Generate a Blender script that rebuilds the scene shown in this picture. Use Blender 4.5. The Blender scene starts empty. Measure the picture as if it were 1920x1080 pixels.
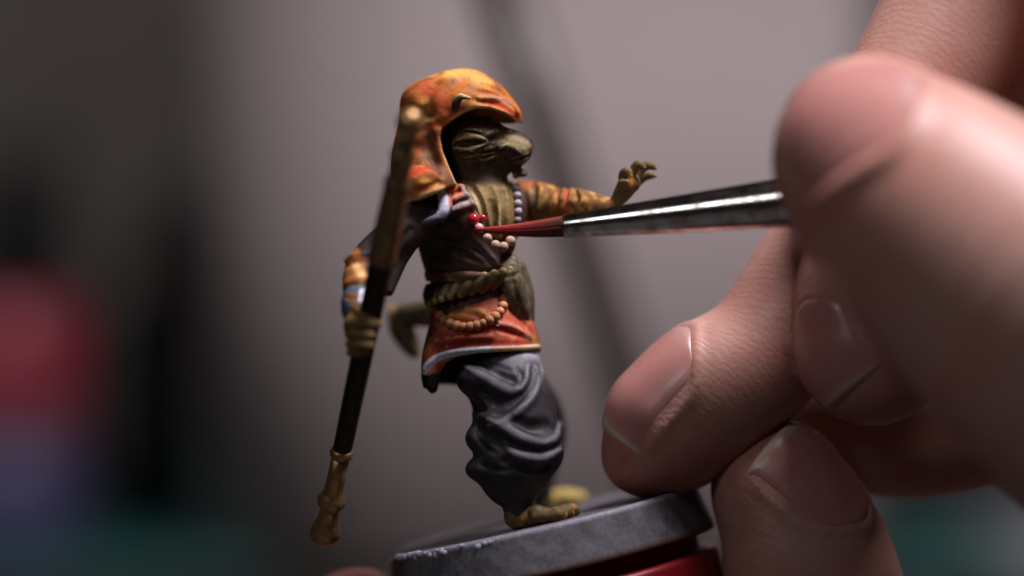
import bpy, math, random
import numpy as np
from mathutils import Vector, Matrix

# ------------------------------------------------------------------ units
# modelling unit "q" = 0.040625 mm (one photo pixel at the focus distance of 240 mm);
# everything is written out in metres at real size. X right, Y away from the camera, Z up.
U = 4.0625e-5
DC = 240e-3 / U            # camera distance in q
ZT = 0.046                 # camera axis height above the table top (m)
rng = np.random.default_rng(7)
random.seed(7)

def P(px, py, w=0.0):
    s = 1 + w / DC
    return np.array([(px - 960) * s, w, (540 - py) * s], float)
def M(p):                   # q -> metres
    return Vector((p[0] * U, p[1] * U, p[2] * U + ZT))

# ------------------------------------------------------------------ camera, light, exposure
scene = bpy.context.scene
cam_d = bpy.data.cameras.new('camera'); cam = bpy.data.objects.new('camera', cam_d)
scene.collection.objects.link(cam); scene.camera = cam
cam.location = (0, -0.240, ZT); cam.rotation_euler = (math.radians(90), 0, 0)
cam_d.sensor_width = 36; cam_d.lens = 36 * 240 / (1920 * U * 1000)
cam_d.clip_start = 0.01; cam_d.clip_end = 20
cam_d.dof.use_dof = True; cam_d.dof.focus_distance = 0.2405
cam_d.dof.aperture_fstop = cam_d.lens / 14.0
cam_d.dof.aperture_blades = 0

world = bpy.data.worlds.new('World'); scene.world = world; world.use_nodes = True
bg = world.node_tree.nodes['Background']
bg.inputs[0].default_value = (1.0, 0.80, 0.68, 1); bg.inputs[1].default_value = 0.008

def area(name, loc, target, size, power, col):
    l = bpy.data.lights.new(name, 'AREA'); l.shape = 'DISK'; l.size = size; l.energy = power; l.color = col
    o = bpy.data.objects.new(name, l); scene.collection.objects.link(o); o.location = loc
    o.rotation_euler = (Vector(target) - Vector(loc)).to_track_quat('-Z', 'Y').to_euler()
    return o
area('desk_lamp_light', (0.072, -0.030, ZT + 0.210), (0.004, 0.0, ZT), 0.105, 0.98, (0.98, 0.94, 1.0))
area('backdrop_fill_light', (0.050, 0.060, ZT + 0.070), (0.020, 0.245, ZT - 0.060), 0.05, 0.125, (1.0, 0.90, 0.91))  # unseen fill light, added to brighten the backdrop
area('front_lamp_light', (-0.165, -0.255, ZT + 0.190), (0.0, 0.0, ZT), 0.09, 0.12, (0.90, 0.95, 1.0))

vs = scene.view_settings
vs.view_transform = 'Standard'; vs.look = 'None'; vs.exposure = 0; vs.gamma = 1; vs.use_curve_mapping = False
scene.render.engine = 'CYCLES'
scene.cycles.use_denoising = True
scene.cycles.max_bounces = 8
scene.cycles.sample_clamp_indirect = 4

# ------------------------------------------------------------------ SDF tool kit (numpy), meshed with surface nets
def smin(a, b, k):
    if k <= 0: return np.minimum(a, b)
    h = np.maximum(k - np.abs(a - b), 0) / k
    return np.minimum(a, b) - h * h * k * 0.25
def catmull(pts, n=6):
    p = np.asarray(pts, float)
    if len(p) < 3:
        t = np.linspace(0, 1, n + 1)[:, None]; return p[0] * (1 - t) + p[1] * t
    q = np.vstack([2 * p[0] - p[1], p, 2 * p[-1] - p[-2]]); out = []
    for i in range(len(p) - 1):
        a, b, c, d = q[i:i + 4]
        for t in np.linspace(0, 1, n, endpoint=False):
            out.append(0.5 * (2 * b + (c - a) * t + (2 * a - 5 * b + 4 * c - d) * t * t + (3 * b - a - 3 * c + d) * t ** 3))
    out.append(p[-1]); return np.array(out)
def basis(n, a):
    n = np.asarray(n, float); n = n / np.linalg.norm(n)
    a = np.asarray(a, float); a = a - n * np.dot(a, n); a /= np.linalg.norm(a)
    return a, np.cross(n, a), n

class Field:
    def __init__(s, lo, hi, h):
        s.h = h; s.lo = np.asarray(lo, float)
        n = np.ceil((np.asarray(hi, float) - s.lo) / h).astype(int) + 1
        s.ax = [(s.lo[i] + h * np.arange(n[i])).astype(np.float32) for i in range(3)]
        s.D = np.full(n, 500., np.float32)
    def win(s, lo, hi):
        sl = []
        for i in range(3):
            a = max(0, int((lo[i] - s.lo[i]) / s.h) - 1); b = min(s.D.shape[i], int((hi[i] - s.lo[i]) / s.h) + 3)
            if b <= a: return None
            sl.append(slice(a, b))
        return tuple(sl)
    def xyz(s, sl):
        return s.ax[0][sl[0]][:, None, None], s.ax[1][sl[1]][None, :, None], s.ax[2][sl[2]][None, None, :]
    def _apply(s, sl, d, k, op):
        if op == 'add': s.D[sl] = smin(s.D[sl], d, k)
        elif op == 'cut': s.D[sl] = -smin(-s.D[sl], d, k)
        elif op == 'and': s.D[sl] = -smin(-s.D[sl], -d, k)
    def ell(s, c, r, k=10, op='add', rot=None):
        c = np.asarray(c, float); r = np.asarray(r, float); m = k + 4 * s.h + (0 if rot is None else 0)
        R = max(r) if rot is not None else r
        sl = s.win(c - R - m, c + R + m)
        if sl is None: return s
        x, y, z = s.xyz(sl); x = x - c[0]; y = y - c[1]; z = z - c[2]
        if rot is not None:
            A = np.asarray(rot, float)
            x, y, z = A[0, 0] * x + A[0, 1] * y + A[0, 2] * z, A[1, 0] * x + A[1, 1] * y + A[1, 2] * z, A[2, 0] * x + A[2, 1] * y + A[2, 2] * z
        k0 = np.sqrt((x / r[0]) ** 2 + (y / r[1]) ** 2 + (z / r[2]) ** 2) + 1e-6
        k1 = np.sqrt((x / r[0] ** 2) ** 2 + (y / r[1] ** 2) ** 2 + (z / r[2] ** 2) ** 2) + 1e-6
        s._apply(sl, (k0 * (k0 - 1) / k1).astype(np.float32), k, op); return s
    def chain(s, pts, rad, k=10, op='add', n=6, smooth=True):
        q = np.column_stack([np.asarray(pts, float), np.asarray(rad, float)])
        if smooth: q = catmull(q, n)
        m = k + 4 * s.h; R = q[:, 3].max()
        sl = s.win(q[:, :3].min(0) - R - m, q[:, :3].max(0) + R + m)
        if sl is None: return s
        T = np.full(s.D[sl].shape, 500., np.float32)
        off = [sl[i].start for i in range(3)]
        for a, b in zip(q[:-1], q[1:]):
            rr = max(a[3], b[3]) + m
            w = s.win(np.minimum(a[:3], b[:3]) - rr, np.maximum(a[:3], b[:3]) + rr)
            if w is None: continue
            x, y, z = s.xyz(w)
            ba = b[:3] - a[:3]; L = float(ba @ ba) + 1e-9
            t = np.clip(((x - a[0]) * ba[0] + (y - a[1]) * ba[1] + (z - a[2]) * ba[2]) / L, 0, 1)
            d = np.sqrt((x - a[0] - t * ba[0]) ** 2 + (y - a[1] - t * ba[1]) ** 2 + (z - a[2] - t * ba[2]) ** 2) - (a[3] + (b[3] - a[3]) * t)
            loc = tuple(slice(max(0, w[i].start - off[i]), w[i].stop - off[i]) for i in range(3))
            sub = tuple(slice(max(0, off[i] - w[i].start), None) for i in range(3))
            dd = d[sub]; tgt = T[loc]
            sh = tuple(slice(0, min(dd.shape[i], tgt.shape[i])) for i in range(3))
            tgt[sh] = np.minimum(tgt[sh], dd[sh])
        s._apply(sl, T, k, op); return s
    def poly(s, pts, k=4, op='cut', wlo=-1e9, whi=1e9, wk=10):
        """polygon in the picture plane (q, at mean depth of the field), swept along Y between wlo and whi"""
        pts = np.asarray(pts, float)
        x = s.ax[0][:, None]; z = s.ax[2][None, :]
        d = np.full((len(s.ax[0]), len(s.ax[2])), 1e9); sg = np.ones_like(d)
        for i in range(len(pts)):
            a, b = pts[i], pts[i - 1]
            e = b - a; wx = x - a[0]; wz = z - a[1]
            t = np.clip((wx * e[0] + wz * e[1]) / (e @ e + 1e-9), 0, 1)
            d = np.minimum(d, (wx - e[0] * t) ** 2 + (wz - e[1] * t) ** 2)
            c1 = z >= a[1]; c2 = z < b[1]; c3 = e[0] * wz > e[1] * wx
            flip = (c1 & c2 & c3) | (~c1 & ~c2 & ~c3); sg = np.where(flip, -sg, sg)
        d = (sg * np.sqrt(d)).astype(np.float32)[:, None, :]
        y = s.ax[1][None, :, None]
        d = np.maximum(np.maximum(d, y - whi), wlo - y)
        s._apply((slice(None),) * 3, np.broadcast_to(d, s.D.shape), k, op); return s
    def half(s, p, n, k=4, op='cut'):
        """cut removes the side the normal points to"""
        n = np.asarray(n, float); n /= np.linalg.norm(n)
        x, y, z = s.xyz((slice(None),) * 3)
        d = ((x - p[0]) * n[0] + (y - p[1]) * n[1] + (z - p[2]) * n[2]).astype(np.float32)
        s._apply((slice(None),) * 3, -d if op == 'cut' else d, k, op); return s
    def depth(s, px, py, default=None):
        w = s.ax[1].astype(float); sc = 1 + w / DC
        i = np.rint(((px - 960) * sc - s.lo[0]) / s.h).astype(int); k = np.rint(((540 - py) * sc - s.lo[2]) / s.h).astype(int)
        ok = (i >= 0) & (i < s.D.shape[0]) & (k >= 0) & (k < s.D.shape[2])
        v = np.where(ok, s.D[np.clip(i, 0, s.D.shape[0] - 1), np.arange(len(w)), np.clip(k, 0, s.D.shape[2] - 1)], 99)
        hit = np.nonzero(v < 0)[0]
        if len(hit): 
            j = hit[0]
            if j > 0: return w[j] - s.h * (-v[j]) / (v[j - 1] - v[j] + 1e-6)
            return w[j]
        return w[int(np.argmin(v))] if default is None else default
    def stroke(s, pts, k=6, off=0.0, op='add', n=6):
        """strokes drawn on the near surface: (px, py, radius)"""
        q = catmull(pts, n); c = [P(a, b, s.depth(a, b) + off) for a, b, r in q]
        return s.chain(c, q[:, 2], k, op, smooth=False)
    def groove(s, pts, k=6, off=-2.0, n=6): return s.stroke(pts, k, off, 'cut', n)
    def close(s):
        for ax in range(3):
            for e in (0, -1):
                sl = [slice(None)] * 3; sl[ax] = e; s.D[tuple(sl)] = np.maximum(s.D[tuple(sl)], s.h)
        return s
    def mesh(s):
        s.close(); D = s.D; S = D < 0; h = s.h
        cnt = np.zeros(tuple(np.array(D.shape) - 1), np.int8)
        co = [(a, b, c) for a in (0, 1) for b in (0, 1) for c in (0, 1)]
        nx, ny, nz = D.shape
        for a, b, c in co: cnt += S[a:nx - 1 + a, b:ny - 1 + b, c:nz - 1 + c]
        act = (cnt > 0) & (cnt < 8); idx = np.full(cnt.shape, -1, np.int64); ci = np.argwhere(act)
        idx[act] = np.arange(len(ci))
        pos = np.zeros((len(ci), 3)); num = np.zeros(len(ci))
        for a in co:
            for ax in range(3):
                if a[ax]: continue
                b = list(a); b[ax] = 1
                da = D[ci[:, 0] + a[0], ci[:, 1] + a[1], ci[:, 2] + a[2]]; db = D[ci[:, 0] + b[0], ci[:, 1] + b[1], ci[:, 2] + b[2]]
                m = (da < 0) != (db < 0); t = np.where(m, da / np.where(m, da - db, 1), 0)
                p = np.tile(np.array(a, float), (len(ci), 1)); p[:, ax] += t
                pos += p * m[:, None]; num += m
        V = s.lo + h * (ci + pos / num[:, None]); F = []
        for ax in range(3):
            o1, o2 = [(1, 2), (2, 0), (0, 1)][ax]
            sa = [slice(None)] * 3; sb = [slice(None)] * 3; sa[ax] = slice(0, -1); sb[ax] = slice(1, None)
            for o in (o1, o2): sa[o] = slice(1, -1); sb[o] = slice(1, -1)
            A = S[tuple(sa)]; B = S[tuple(sb)]; e = np.argwhere(A != B); fl = A[tuple(e.T)]
            e[:, o1] += 1; e[:, o2] += 1
            def g(d1, d2):
                q = e.copy(); q[:, o1] -= d1; q[:, o2] -= d2; return idx[tuple(q.T)]
            quad = np.column_stack([g(1, 1), g(0, 1), g(0, 0), g(1, 0)])
            quad[~fl] = quad[~fl][:, ::-1]; F.append(quad)
        return V, np.vstack(F)

def relax(V, F, it=2, lam=0.5):
    E = np.vstack([F[:, [0, 1]], F[:, [1, 2]], F[:, [2, 3]], F[:, [3, 0]]])
    for i in range(it):
        acc = np.zeros_like(V); n = np.zeros(len(V))
        for a, b in ((0, 1), (1, 0)):
            for ax in range(3): acc[:, ax] += np.bincount(E[:, a], V[E[:, b], ax], len(V))
            n += np.bincount(E[:, a], minlength=len(V))
        V = V + lam * (acc / n[:, None] - V)
    return V
def curvature(V, F, it=4):
    """convexity of the surface, about -1..1 after scaling"""
    S = relax(V, F, it, 0.7)
    e1 = V[F[:, 2]] - V[F[:, 0]]; e2 = V[F[:, 3]] - V[F[:, 1]]; fn = np.cross(e1, e2)
    N = np.zeros_like(V)
    for c in range(4):
        for ax in range(3): N[:, ax] += np.bincount(F[:, c], fn[:, ax], len(V))
    N /= np.linalg.norm(N, axis=1)[:, None] + 1e-9
    return ((V - S) * N).sum(1), N

COL = scene.collection
def new_obj(name, V, F, mat, parent=None, smooth=True):
    me = bpy.data.meshes.new(name)
    V = np.asarray(V, float)
    VM = V * U; VM[:, 2] += ZT
    if isinstance(F, np.ndarray):
        nf, m = F.shape
        me.vertices.add(len(V)); me.vertices.foreach_set('co', VM.astype(np.float32).ravel())
        me.loops.add(nf * m); me.loops.foreach_set('vertex_index', F.astype(np.int32).ravel())
        me.polygons.add(nf); me.polygons.foreach_set('loop_start', np.arange(0, nf * m, m, dtype=np.int32))
        me.update(calc_edges=True); me.validate()
    else:
        me.from_pydata([tuple(v) for v in VM], [], F); me.update()
    if smooth: me.polygons.foreach_set('use_smooth', [True] * len(me.polygons))
    me.materials.append(mat)
    o = bpy.data.objects.new(name, me); COL.objects.link(o)
    if parent is not None: attach(o, parent)
    return o
def attach(o, parent):
    o.parent = parent
    o.matrix_parent_inverse = Matrix.Translation(-WORLD.get(parent.name, Vector()))
WORLD = {}
def thing(name, base, label, cat, group=None):
    o = bpy.data.objects.new(name, None); COL.objects.link(o); o.empty_display_size = 0.005
    o.location = M(base); WORLD[o.name] = M(base)
    tag(o, label, cat, group); return o
def tag(o, label, cat, group=None):
    o['label'] = label; o['category'] = cat
    if group: o['group'] = group
    return o

def proj(V):
    s = 1 + V[:, 1] / DC
    return 960 + V[:, 0] / s, 540 - V[:, 2] / s
class Paint:
    """strokes of paint, and some painted light and shade, laid on the mesh vertices"""
    def __init__(s, V, base): s.V = V; s.px, s.py = proj(V); s.C = np.tile(np.array(base, float), (len(V), 1))
    def mix(s, m, col): s.C = s.C * (1 - m[:, None]) + np.array(col, float) * m[:, None]
    def line(s, col, pts, a=1.0, soft=0.5, n=5, wmax=None):
        q = catmull(pts, n); best = np.zeros(len(s.V))
        for p0, p1 in zip(q[:-1], q[1:]):
            e = p1[:2] - p0[:2]; L = e @ e + 1e-9
            t = np.clip(((s.px - p0[0]) * e[0] + (s.py - p0[1]) * e[1]) / L, 0, 1)
            d = np.hypot(s.px - p0[0] - t * e[0], s.py - p0[1] - t * e[1]); r = p0[2] + (p1[2] - p0[2]) * t
            best = np.maximum(best, np.clip((r - d) / (r * soft + 1e-6), 0, 1))
        if wmax is not None: best = best * (s.V[:, 1] < wmax)
        s.mix(a * best * best * (3 - 2 * best), col)
    def dots(s, col, pts, a=1.0, soft=0.5): 
        for x, y, r in pts: s.line(col, [(x, y, r), (x + 0.1, y, r)], a, soft)
    def noise(s, col, scale, lo, hi, a=1.0, seed=0):
        r = np.random.default_rng(seed); v = np.zeros(len(s.V))
        for i in range(14):
            d = r.normal(size=3); d *= (0.6 + r.random() * 1.2) / (scale * np.linalg.norm(d))
            v += np.sin(s.V @ d * 6.28 + r.random() * 6.28)
        v = v / 3.7
        s.mix(a * np.clip((v - lo) / (hi - lo), 0, 1), col)
    def edge(s, F, col, lo, hi, a=1.0, it=5):
        c, N = curvature(s.V, F, it); s.mix(a * np.clip((c - lo) / (hi - lo), 0, 1), col)
def set_paint(o, C):
    at = o.data.color_attributes.new('paint', 'FLOAT_COLOR', 'POINT')
    at.data.foreach_set('color', np.column_stack([np.clip(C, 0, 1), np.ones(len(C))]).astype(np.float32).ravel())
def set_val(o, name, v):
    at = o.data.attributes.new(name, 'FLOAT', 'POINT'); at.data.foreach_set('value', np.asarray(v, np.float32))

# ------------------------------------------------------------------ materials
def srgb(r, g, b):
    f = lambda c: (c / 255) / 12.92 if c / 255 <= 0.04045 else ((c / 255 + 0.055) / 1.055) ** 2.4
    return (f(r), f(g), f(b))
class NT:
    def __init__(s, name):
        s.m = bpy.data.materials.new(name); s.m.use_nodes = True; s.t = s.m.node_tree; s.b = s.t.nodes['Principled BSDF']
        s.tc = s.t.nodes.new('ShaderNodeTexCoord')
    def n(s, typ, ins=None, **kw):
        nd = s.t.nodes.new(typ)
        for k, v in kw.items(): setattr(nd, k, v)
        for k, v in (ins or {}).items():
            if isinstance(v, bpy.types.NodeSocket): s.t.links.new(v, nd.inputs[k])
            else: nd.inputs[k].default_value = v
        return nd
    def set(s, **kw):
        for k, v in kw.items():
            k = k.replace('_', ' ')
            if isinstance(v, bpy.types.NodeSocket): s.t.links.new(v, s.b.inputs[k])
            else: s.b.inputs[k].default_value = v
    def noise(s, scale, detail=4, rough=0.55, vec=None):
        return s.n('ShaderNodeTexNoise', {'Vector': vec or s.tc.outputs['Object'], 'Scale': scale, 'Detail': detail, 'Roughness': rough}).outputs['Fac']
    def ramp(s, fac, a, b, c0=(0, 0, 0, 1), c1=(1, 1, 1, 1)):
        r = s.n('ShaderNodeValToRGB', {'Fac': fac}); e = r.color_ramp.elements
        e[0].position = a; e[1].position = b; e[0].color = c0; e[1].color = c1; return r.outputs['Color']
    def mixc(s, fac, a, b, mode='MIX'):
        m = s.n('ShaderNodeMix', data_type='RGBA', blend_type=mode)
        for sock, v in ((m.inputs[0], fac), (m.inputs[6], a), (m.inputs[7], b)):
            if isinstance(v, bpy.types.NodeSocket): s.t.links.new(v, sock)
            else: sock.default_value = v if not isinstance(v, tuple) or len(v) == 4 else (*v, 1)
        return m.outputs[2]
    def bump(s, height, dist, strength=1.0, normal=None):
        ins = {'Height': height, 'Distance': dist, 'Strength': strength}
        if normal is not None: ins['Normal'] = normal
        return s.n('ShaderNodeBump', ins).outputs['Normal']

def plain(name, col, rough=0.5, metal=0.0, nscale=300, var=0.15, bump=0.0, spec=0.5):
    t = NT(name); f = t.noise(nscale, 5)
    c0 = tuple(c * (1 - var) for c in col) + (1,); c1 = tuple(min(1, c * (1 + var)) for c in col) + (1,)
    t.set(Base_Color=t.ramp(f, 0.3, 0.7, c0, c1), Roughness=rough, Metallic=metal)
    t.b.inputs['Specular IOR Level'].default_value = spec
    if bump: t.set(Normal=t.bump(f, bump))
    return t.m
def paint_mat(name, rough=0.5, var=0.18, grain=6000, gd=1.2e-5, spec=0.4, brush=0.0):
    t = NT(name); at = t.n('ShaderNodeAttribute', attribute_name='paint').outputs['Color']
    n1 = t.noise(900, 6, 0.65); n2 = t.noise(grain, 3, 0.6)
    v = t.ramp(n1, 0.25, 0.75, (1 - var, 1 - var, 1 - var, 1), (1 + var, 1 + var, 1 + var, 1))
    c = t.mixc(1.0, at, v, 'MULTIPLY')
    sp = t.ramp(n2, 0.3, 0.7, (0.74, 0.74, 0.74, 1), (1.24, 1.24, 1.24, 1))
    c = t.mixc(1.0, c, sp, 'MULTIPLY')
    t.set(Base_Color=c, Roughness=t.ramp(n1, 0.2, 0.8, (rough - .08,) * 3 + (1,), (rough + .1,) * 3 + (1,)))
    t.b.inputs['Specular IOR Level'].default_value = spec
    t.set(Normal=t.bump(n2, gd, 0.8, t.bump(n1, gd * 3, 0.6)))
    return t.m

MAT = {}
MAT['paint'] = paint_mat('miniature_paint', rough=0.62, spec=0.25, var=0.24)
MAT['cloth'] = paint_mat('dark_cloth_paint', rough=0.54, spec=0.36, gd=1.3e-5, var=0.26)
MAT['fur'] = paint_mat('furry_skin_paint', rough=0.66, spec=0.2, var=0.34, grain=4200, gd=3.2e-5)
MAT['stone'] = paint_mat('base_paint', rough=0.5, grain=3500, gd=2.5e-5)
MAT['gold'] = None
def metal_mat(name, c0, c1, rough):
    t = NT(name); n = t.noise(1200, 6, 0.6)
    t.set(Base_Color=t.ramp(n, 0.35, 0.7, (*c0, 1), (*c1, 1)), Metallic=t.ramp(n, .3, .6, (.50,) * 3 + (1,), (.90,) * 3 + (1,)),
          Roughness=t.ramp(n, 0.3, 0.7, (rough + .12,) * 3 + (1,), (rough,) * 3 + (1,)), Normal=t.bump(n, 2e-5, 0.6))
    return t.m
MAT['gold'] = metal_mat('antique_gold_paint', (0.30, 0.15, 0.065), (0.68, 0.42, 0.17), 0.30)
MAT['bronze'] = metal_mat('dark_bronze_paint', (0.18, 0.105, 0.052), (0.44, 0.28, 0.13), 0.36)
MAT['black_shaft'] = metal_mat('blackened_shaft_paint', (0.022, 0.016, 0.012), (0.06, 0.04, 0.026), 0.38)

def skin_mat():
    t = NT('skin'); tip = t.n('ShaderNodeAttribute', attribute_name='tip').outputs['Fac']
    ob = t.tc.outputs['Object']
    n1 = t.noise(160, 5); n2 = t.noise(1100, 5, 0.6)
    c = t.mixc(tip, (0.475, 0.250, 0.200, 1), (0.48, 0.160, 0.130, 1))
    c = t.mixc(t.ramp(n1, 0.38, 0.66), c, t.mixc(0.55, c, (0.46, 0.175, 0.135, 1)))
    c = t.mixc(t.ramp(t.noise(420, 4), 0.45, 0.75, (0, 0, 0, 1), (0.45, 0.45, 0.45, 1)), c, (0.52, 0.31, 0.25, 1))
    c = t.mixc(t.ramp(n2, 0.45, 0.75, (0, 0, 0, 1), (0.35, 0.35, 0.35, 1)), c, (0.50, 0.29, 0.23, 1))
    t.set(Base_Color=c, Roughness=0.46)
    t.b.inputs['Specular IOR Level'].default_value = 0.38
    t.set(Subsurface_Weight=0.16, Subsurface_Scale=0.0010)
    t.b.inputs['Subsurface Radius'].default_value = (1.0, 0.36, 0.22)
    vor = t.n('ShaderNodeTexVoronoi', {'Vector': ob, 'Scale': 3400.0, 'Randomness': 1.0}, feature='SMOOTH_F1').outputs['Distance']
    wv = t.n('ShaderNodeTexWave', {'Vector': ob, 'Scale': 700.0, 'Distortion': 7.0, 'Detail': 3.0, 'Detail Scale': 1.4}, wave_type='BANDS', bands_direction='DIAGONAL').outputs['Fac']
    nm = t.bump(vor, 2.1e-5, 0.85, t.bump(wv, 1.3e-5, 0.6, t.bump(n2, 4.5e-5, 0.45)))
    t.set(Normal=nm); return t.m
MAT['skin'] = skin_mat()
def nail_mat():
    t = NT('fingernail'); a = t.n('ShaderNodeAttribute', attribute_name='free').outputs['Fac']; lun = t.n('ShaderNodeAttribute', attribute_name='lunula').outputs['Fac']
    c = t.mixc(a, (0.47, 0.205, 0.18, 1), (0.62, 0.47, 0.38, 1)); c = t.mixc(lun, c, (0.46, 0.27, 0.25, 1))
    n = t.noise(700, 4)
    t.set(Base_Color=c, Roughness=t.ramp(n, .3, .7, (.24,) * 3 + (1,), (.38,) * 3 + (1,)), Subsurface_Weight=0.2, Subsurface_Scale=0.0008, Coat_Weight=0.05, Coat_Roughness=0.25)
    st = t.n('ShaderNodeAttribute', attribute_name='across').outputs['Fac']
    w = t.n('ShaderNodeTexNoise', {'Scale': 26.0, 'Detail': 3.0, 'W': st}, noise_dimensions='1D').outputs['Fac']
    t.set(Normal=t.bump(w, 3e-5, 0.6)); return t.m
MAT['nail'] = nail_mat()

# ------------------------------------------------------------------ plain builders
def lathe(axis_pts, radii, seg=28, cap=True):
    """rings of the given radii round a straight or bent axis"""
    A = np.asarray(axis_pts, float); V = []; F = []
    d0 = A[-1] - A[0]; d0 /= np.linalg.norm(d0); up = np.array([0, 1, 0.01])
    s = np.cross(d0, up); s /= np.linalg.norm(s); t = np.cross(d0, s)
    for p, r in zip(A, radii):
        for i in range(seg):
            a = 2 * math.pi * i / seg; V.append(p + r * (math.cos(a) * s + math.sin(a) * t))
    n = len(A)
    for j in range(n - 1):
        for i in range(seg):
            F.append((j * seg + i, j * seg + (i + 1) % seg, (j + 1) * seg + (i + 1) % seg, (j + 1) * seg + i))
    if cap:
        F.append(tuple(range(seg))[::-1] if False else tuple(reversed(range(seg)))); F.append(tuple((n - 1) * seg + i for i in range(seg)))
    return np.array(V), F
def box_obj(name, lo, hi, mat, parent=None, bev=0.0008):
    """box in metres"""
    import bmesh
    bm = bmesh.new(); bmesh.ops.create_cube(bm, size=1)
    for v in bm.verts: v.co = Vector([(lo[i] + hi[i]) / 2 + v.co[i] * (hi[i] - lo[i]) for i in range(3)])
    if bev: bmesh.ops.bevel(bm, geom=bm.edges[:], offset=bev, segments=2, affect='EDGES', profile=0.6)
    me = bpy.data.meshes.new(name); bm.to_mesh(me); bm.free(); me.materials.append(mat)
    o = bpy.data.objects.new(name, me); COL.objects.link(o)
    if parent is not None: attach(o, parent)
    return o
def revolve_z(name, x, y, z0, prof, mat, parent=None, seg=40):
    """prof: list of (radius, height) in metres"""
    V = []; F = []
    for r, z in prof:
        for i in range(seg):
            a = 2 * math.pi * i / seg; V.append((x + r * math.cos(a), y + r * math.sin(a), z0 + z))
    for j in range(len(prof) - 1):
        for i in range(seg): F.append((j * seg + i, j * seg + (i + 1) % seg, (j + 1) * seg + (i + 1) % seg, (j + 1) * seg + i))
    F.append(tuple(reversed(range(seg)))); F.append(tuple((len(prof) - 1) * seg + i for i in range(seg)))
    me = bpy.data.meshes.new(name); me.from_pydata(V, [], F); me.polygons.foreach_set('use_smooth', [True] * len(F)); me.materials.append(mat)
    o = bpy.data.objects.new(name, me); COL.objects.link(o)
    if parent is not None: attach(o, parent)
    return o

# ================================================================== SETTING
m_wall = plain('wall_plaster', (0.30, 0.255, 0.23), 0.8, nscale=25, var=0.25)
m_panel = plain('grey_board', (0.330, 0.275, 0.270), 0.75, nscale=18, var=0.07)
m_table = plain('table_wood', (0.020, 0.015, 0.013), 0.5, nscale=60, var=0.3)
m_mat = plain('cutting_mat_vinyl', (0.02, 0.12, 0.11), 0.55, nscale=90, var=0.15)
m_paper = plain('paper', (0.62, 0.60, 0.62), 0.7, nscale=90, var=0.05)
m_gap_shade = plain('gap_shade_black', (0.010, 0.009, 0.010), 0.5, nscale=200, var=0.2)
m_bar = plain('dark_bar_paint', (0.034, 0.023, 0.021), 0.5, nscale=200, var=0.2)

o = box_obj('table', (-0.6, -0.5, -0.03), (0.6, 0.56, 0.0), m_table); o['kind'] = 'structure'
o = box_obj('wall', (-1.2, 0.565, -0.4), (1.2, 0.585, 0.9), m_wall); o['kind'] = 'structure'
def backdrop():
    path = []
    for t in np.linspace(0, math.pi / 2, 18): path.append((-0.008 - 0.046 * math.sin(t), 0.245 + 0.046 * (1 - math.cos(t))))  # left end bent back so the sheet falls into shade towards the left
    path = [(-0.054, 0.31)] + path[::-1]
    for t in np.linspace(0, math.pi / 2, 10): path.append((0.050 + 0.007 * math.sin(t), 0.245 + 0.007 * (1 - math.cos(t))))
    path.append((0.057, 0.29)); V = []; F = []; n = len(path)
    for off in (0, 0.0008):
        for z in (0.0024, 0.118):
            for x, y in path: V.append((x, y + off, z))
    for i in range(n - 1):
        F += [(i, i + 1, n + i + 1, n + i), (2 * n + i, 3 * n + i, 3 * n + i + 1, 2 * n + i + 1), (n + i, n + i + 1, 3 * n + i + 1, 3 * n + i), (i, 2 * n + i, 2 * n + i + 1, i + 1)]
    F += [(0, n, 3 * n, 2 * n), (n - 1, 3 * n - 1, 4 * n - 1, 2 * n - 1)]
    me = bpy.data.meshes.new('backdrop_sheet'); me.from_pydata(V, [], F); me.polygons.foreach_set('use_smooth', [True] * len(F)); me.materials.append(m_panel)
    o = bpy.data.objects.new('backdrop_sheet', me); COL.objects.link(o)
    tag(o, 'light grey backdrop sheet standing upright behind the figurine, its ends curved back', 'backdrop')
backdrop()
tag(box_obj('cutting_mat', (-0.28, 0.258, 0.0002), (0.28, 0.455, 0.0022), m_mat, bev=0.0006), 'teal green cutting mat lying on the table behind the grey backdrop', 'cutting mat')
tag(box_obj('paper_sheet', (0.083, 0.262, 0.0024), (0.135, 0.345, 0.0030), m_paper, bev=0.0001), 'white paper sheet lying on the teal mat at lower right', 'paper')
tag(box_obj('gap_shade_box', (0.054, 0.400, 0.0024), (0.200, 0.440, 0.075), m_gap_shade), 'black box added on the mat for the shaded gap behind the fingers', 'box')  # added block, stands in for the shadow between the fingers

# dark slanted bar between figurine and board
bar = thing('lamp_stand', P(1330, 1200, 2700), 'dark brown slanted bar rising behind the outstretched figurine arm', 'stand')
a0, a1 = P(1345, 1235, 2700), P(925, -70, 2700)
V, F = lathe([a0 + (a1 - a0) * t for t in np.linspace(0, 1, 6)], [80] * 6, 24); new_obj('arm', V, F, m_bar, bar)
zt = -ZT / U
V, F = lathe([np.array([a0[0], 2700, zt + 8]), np.array([a0[0], 2700, zt + 60]), np.array([a0[0], 2700, zt + 80])], [420, 410, 300], 40); new_obj('foot_plate', V, F, m_bar, bar)

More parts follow.
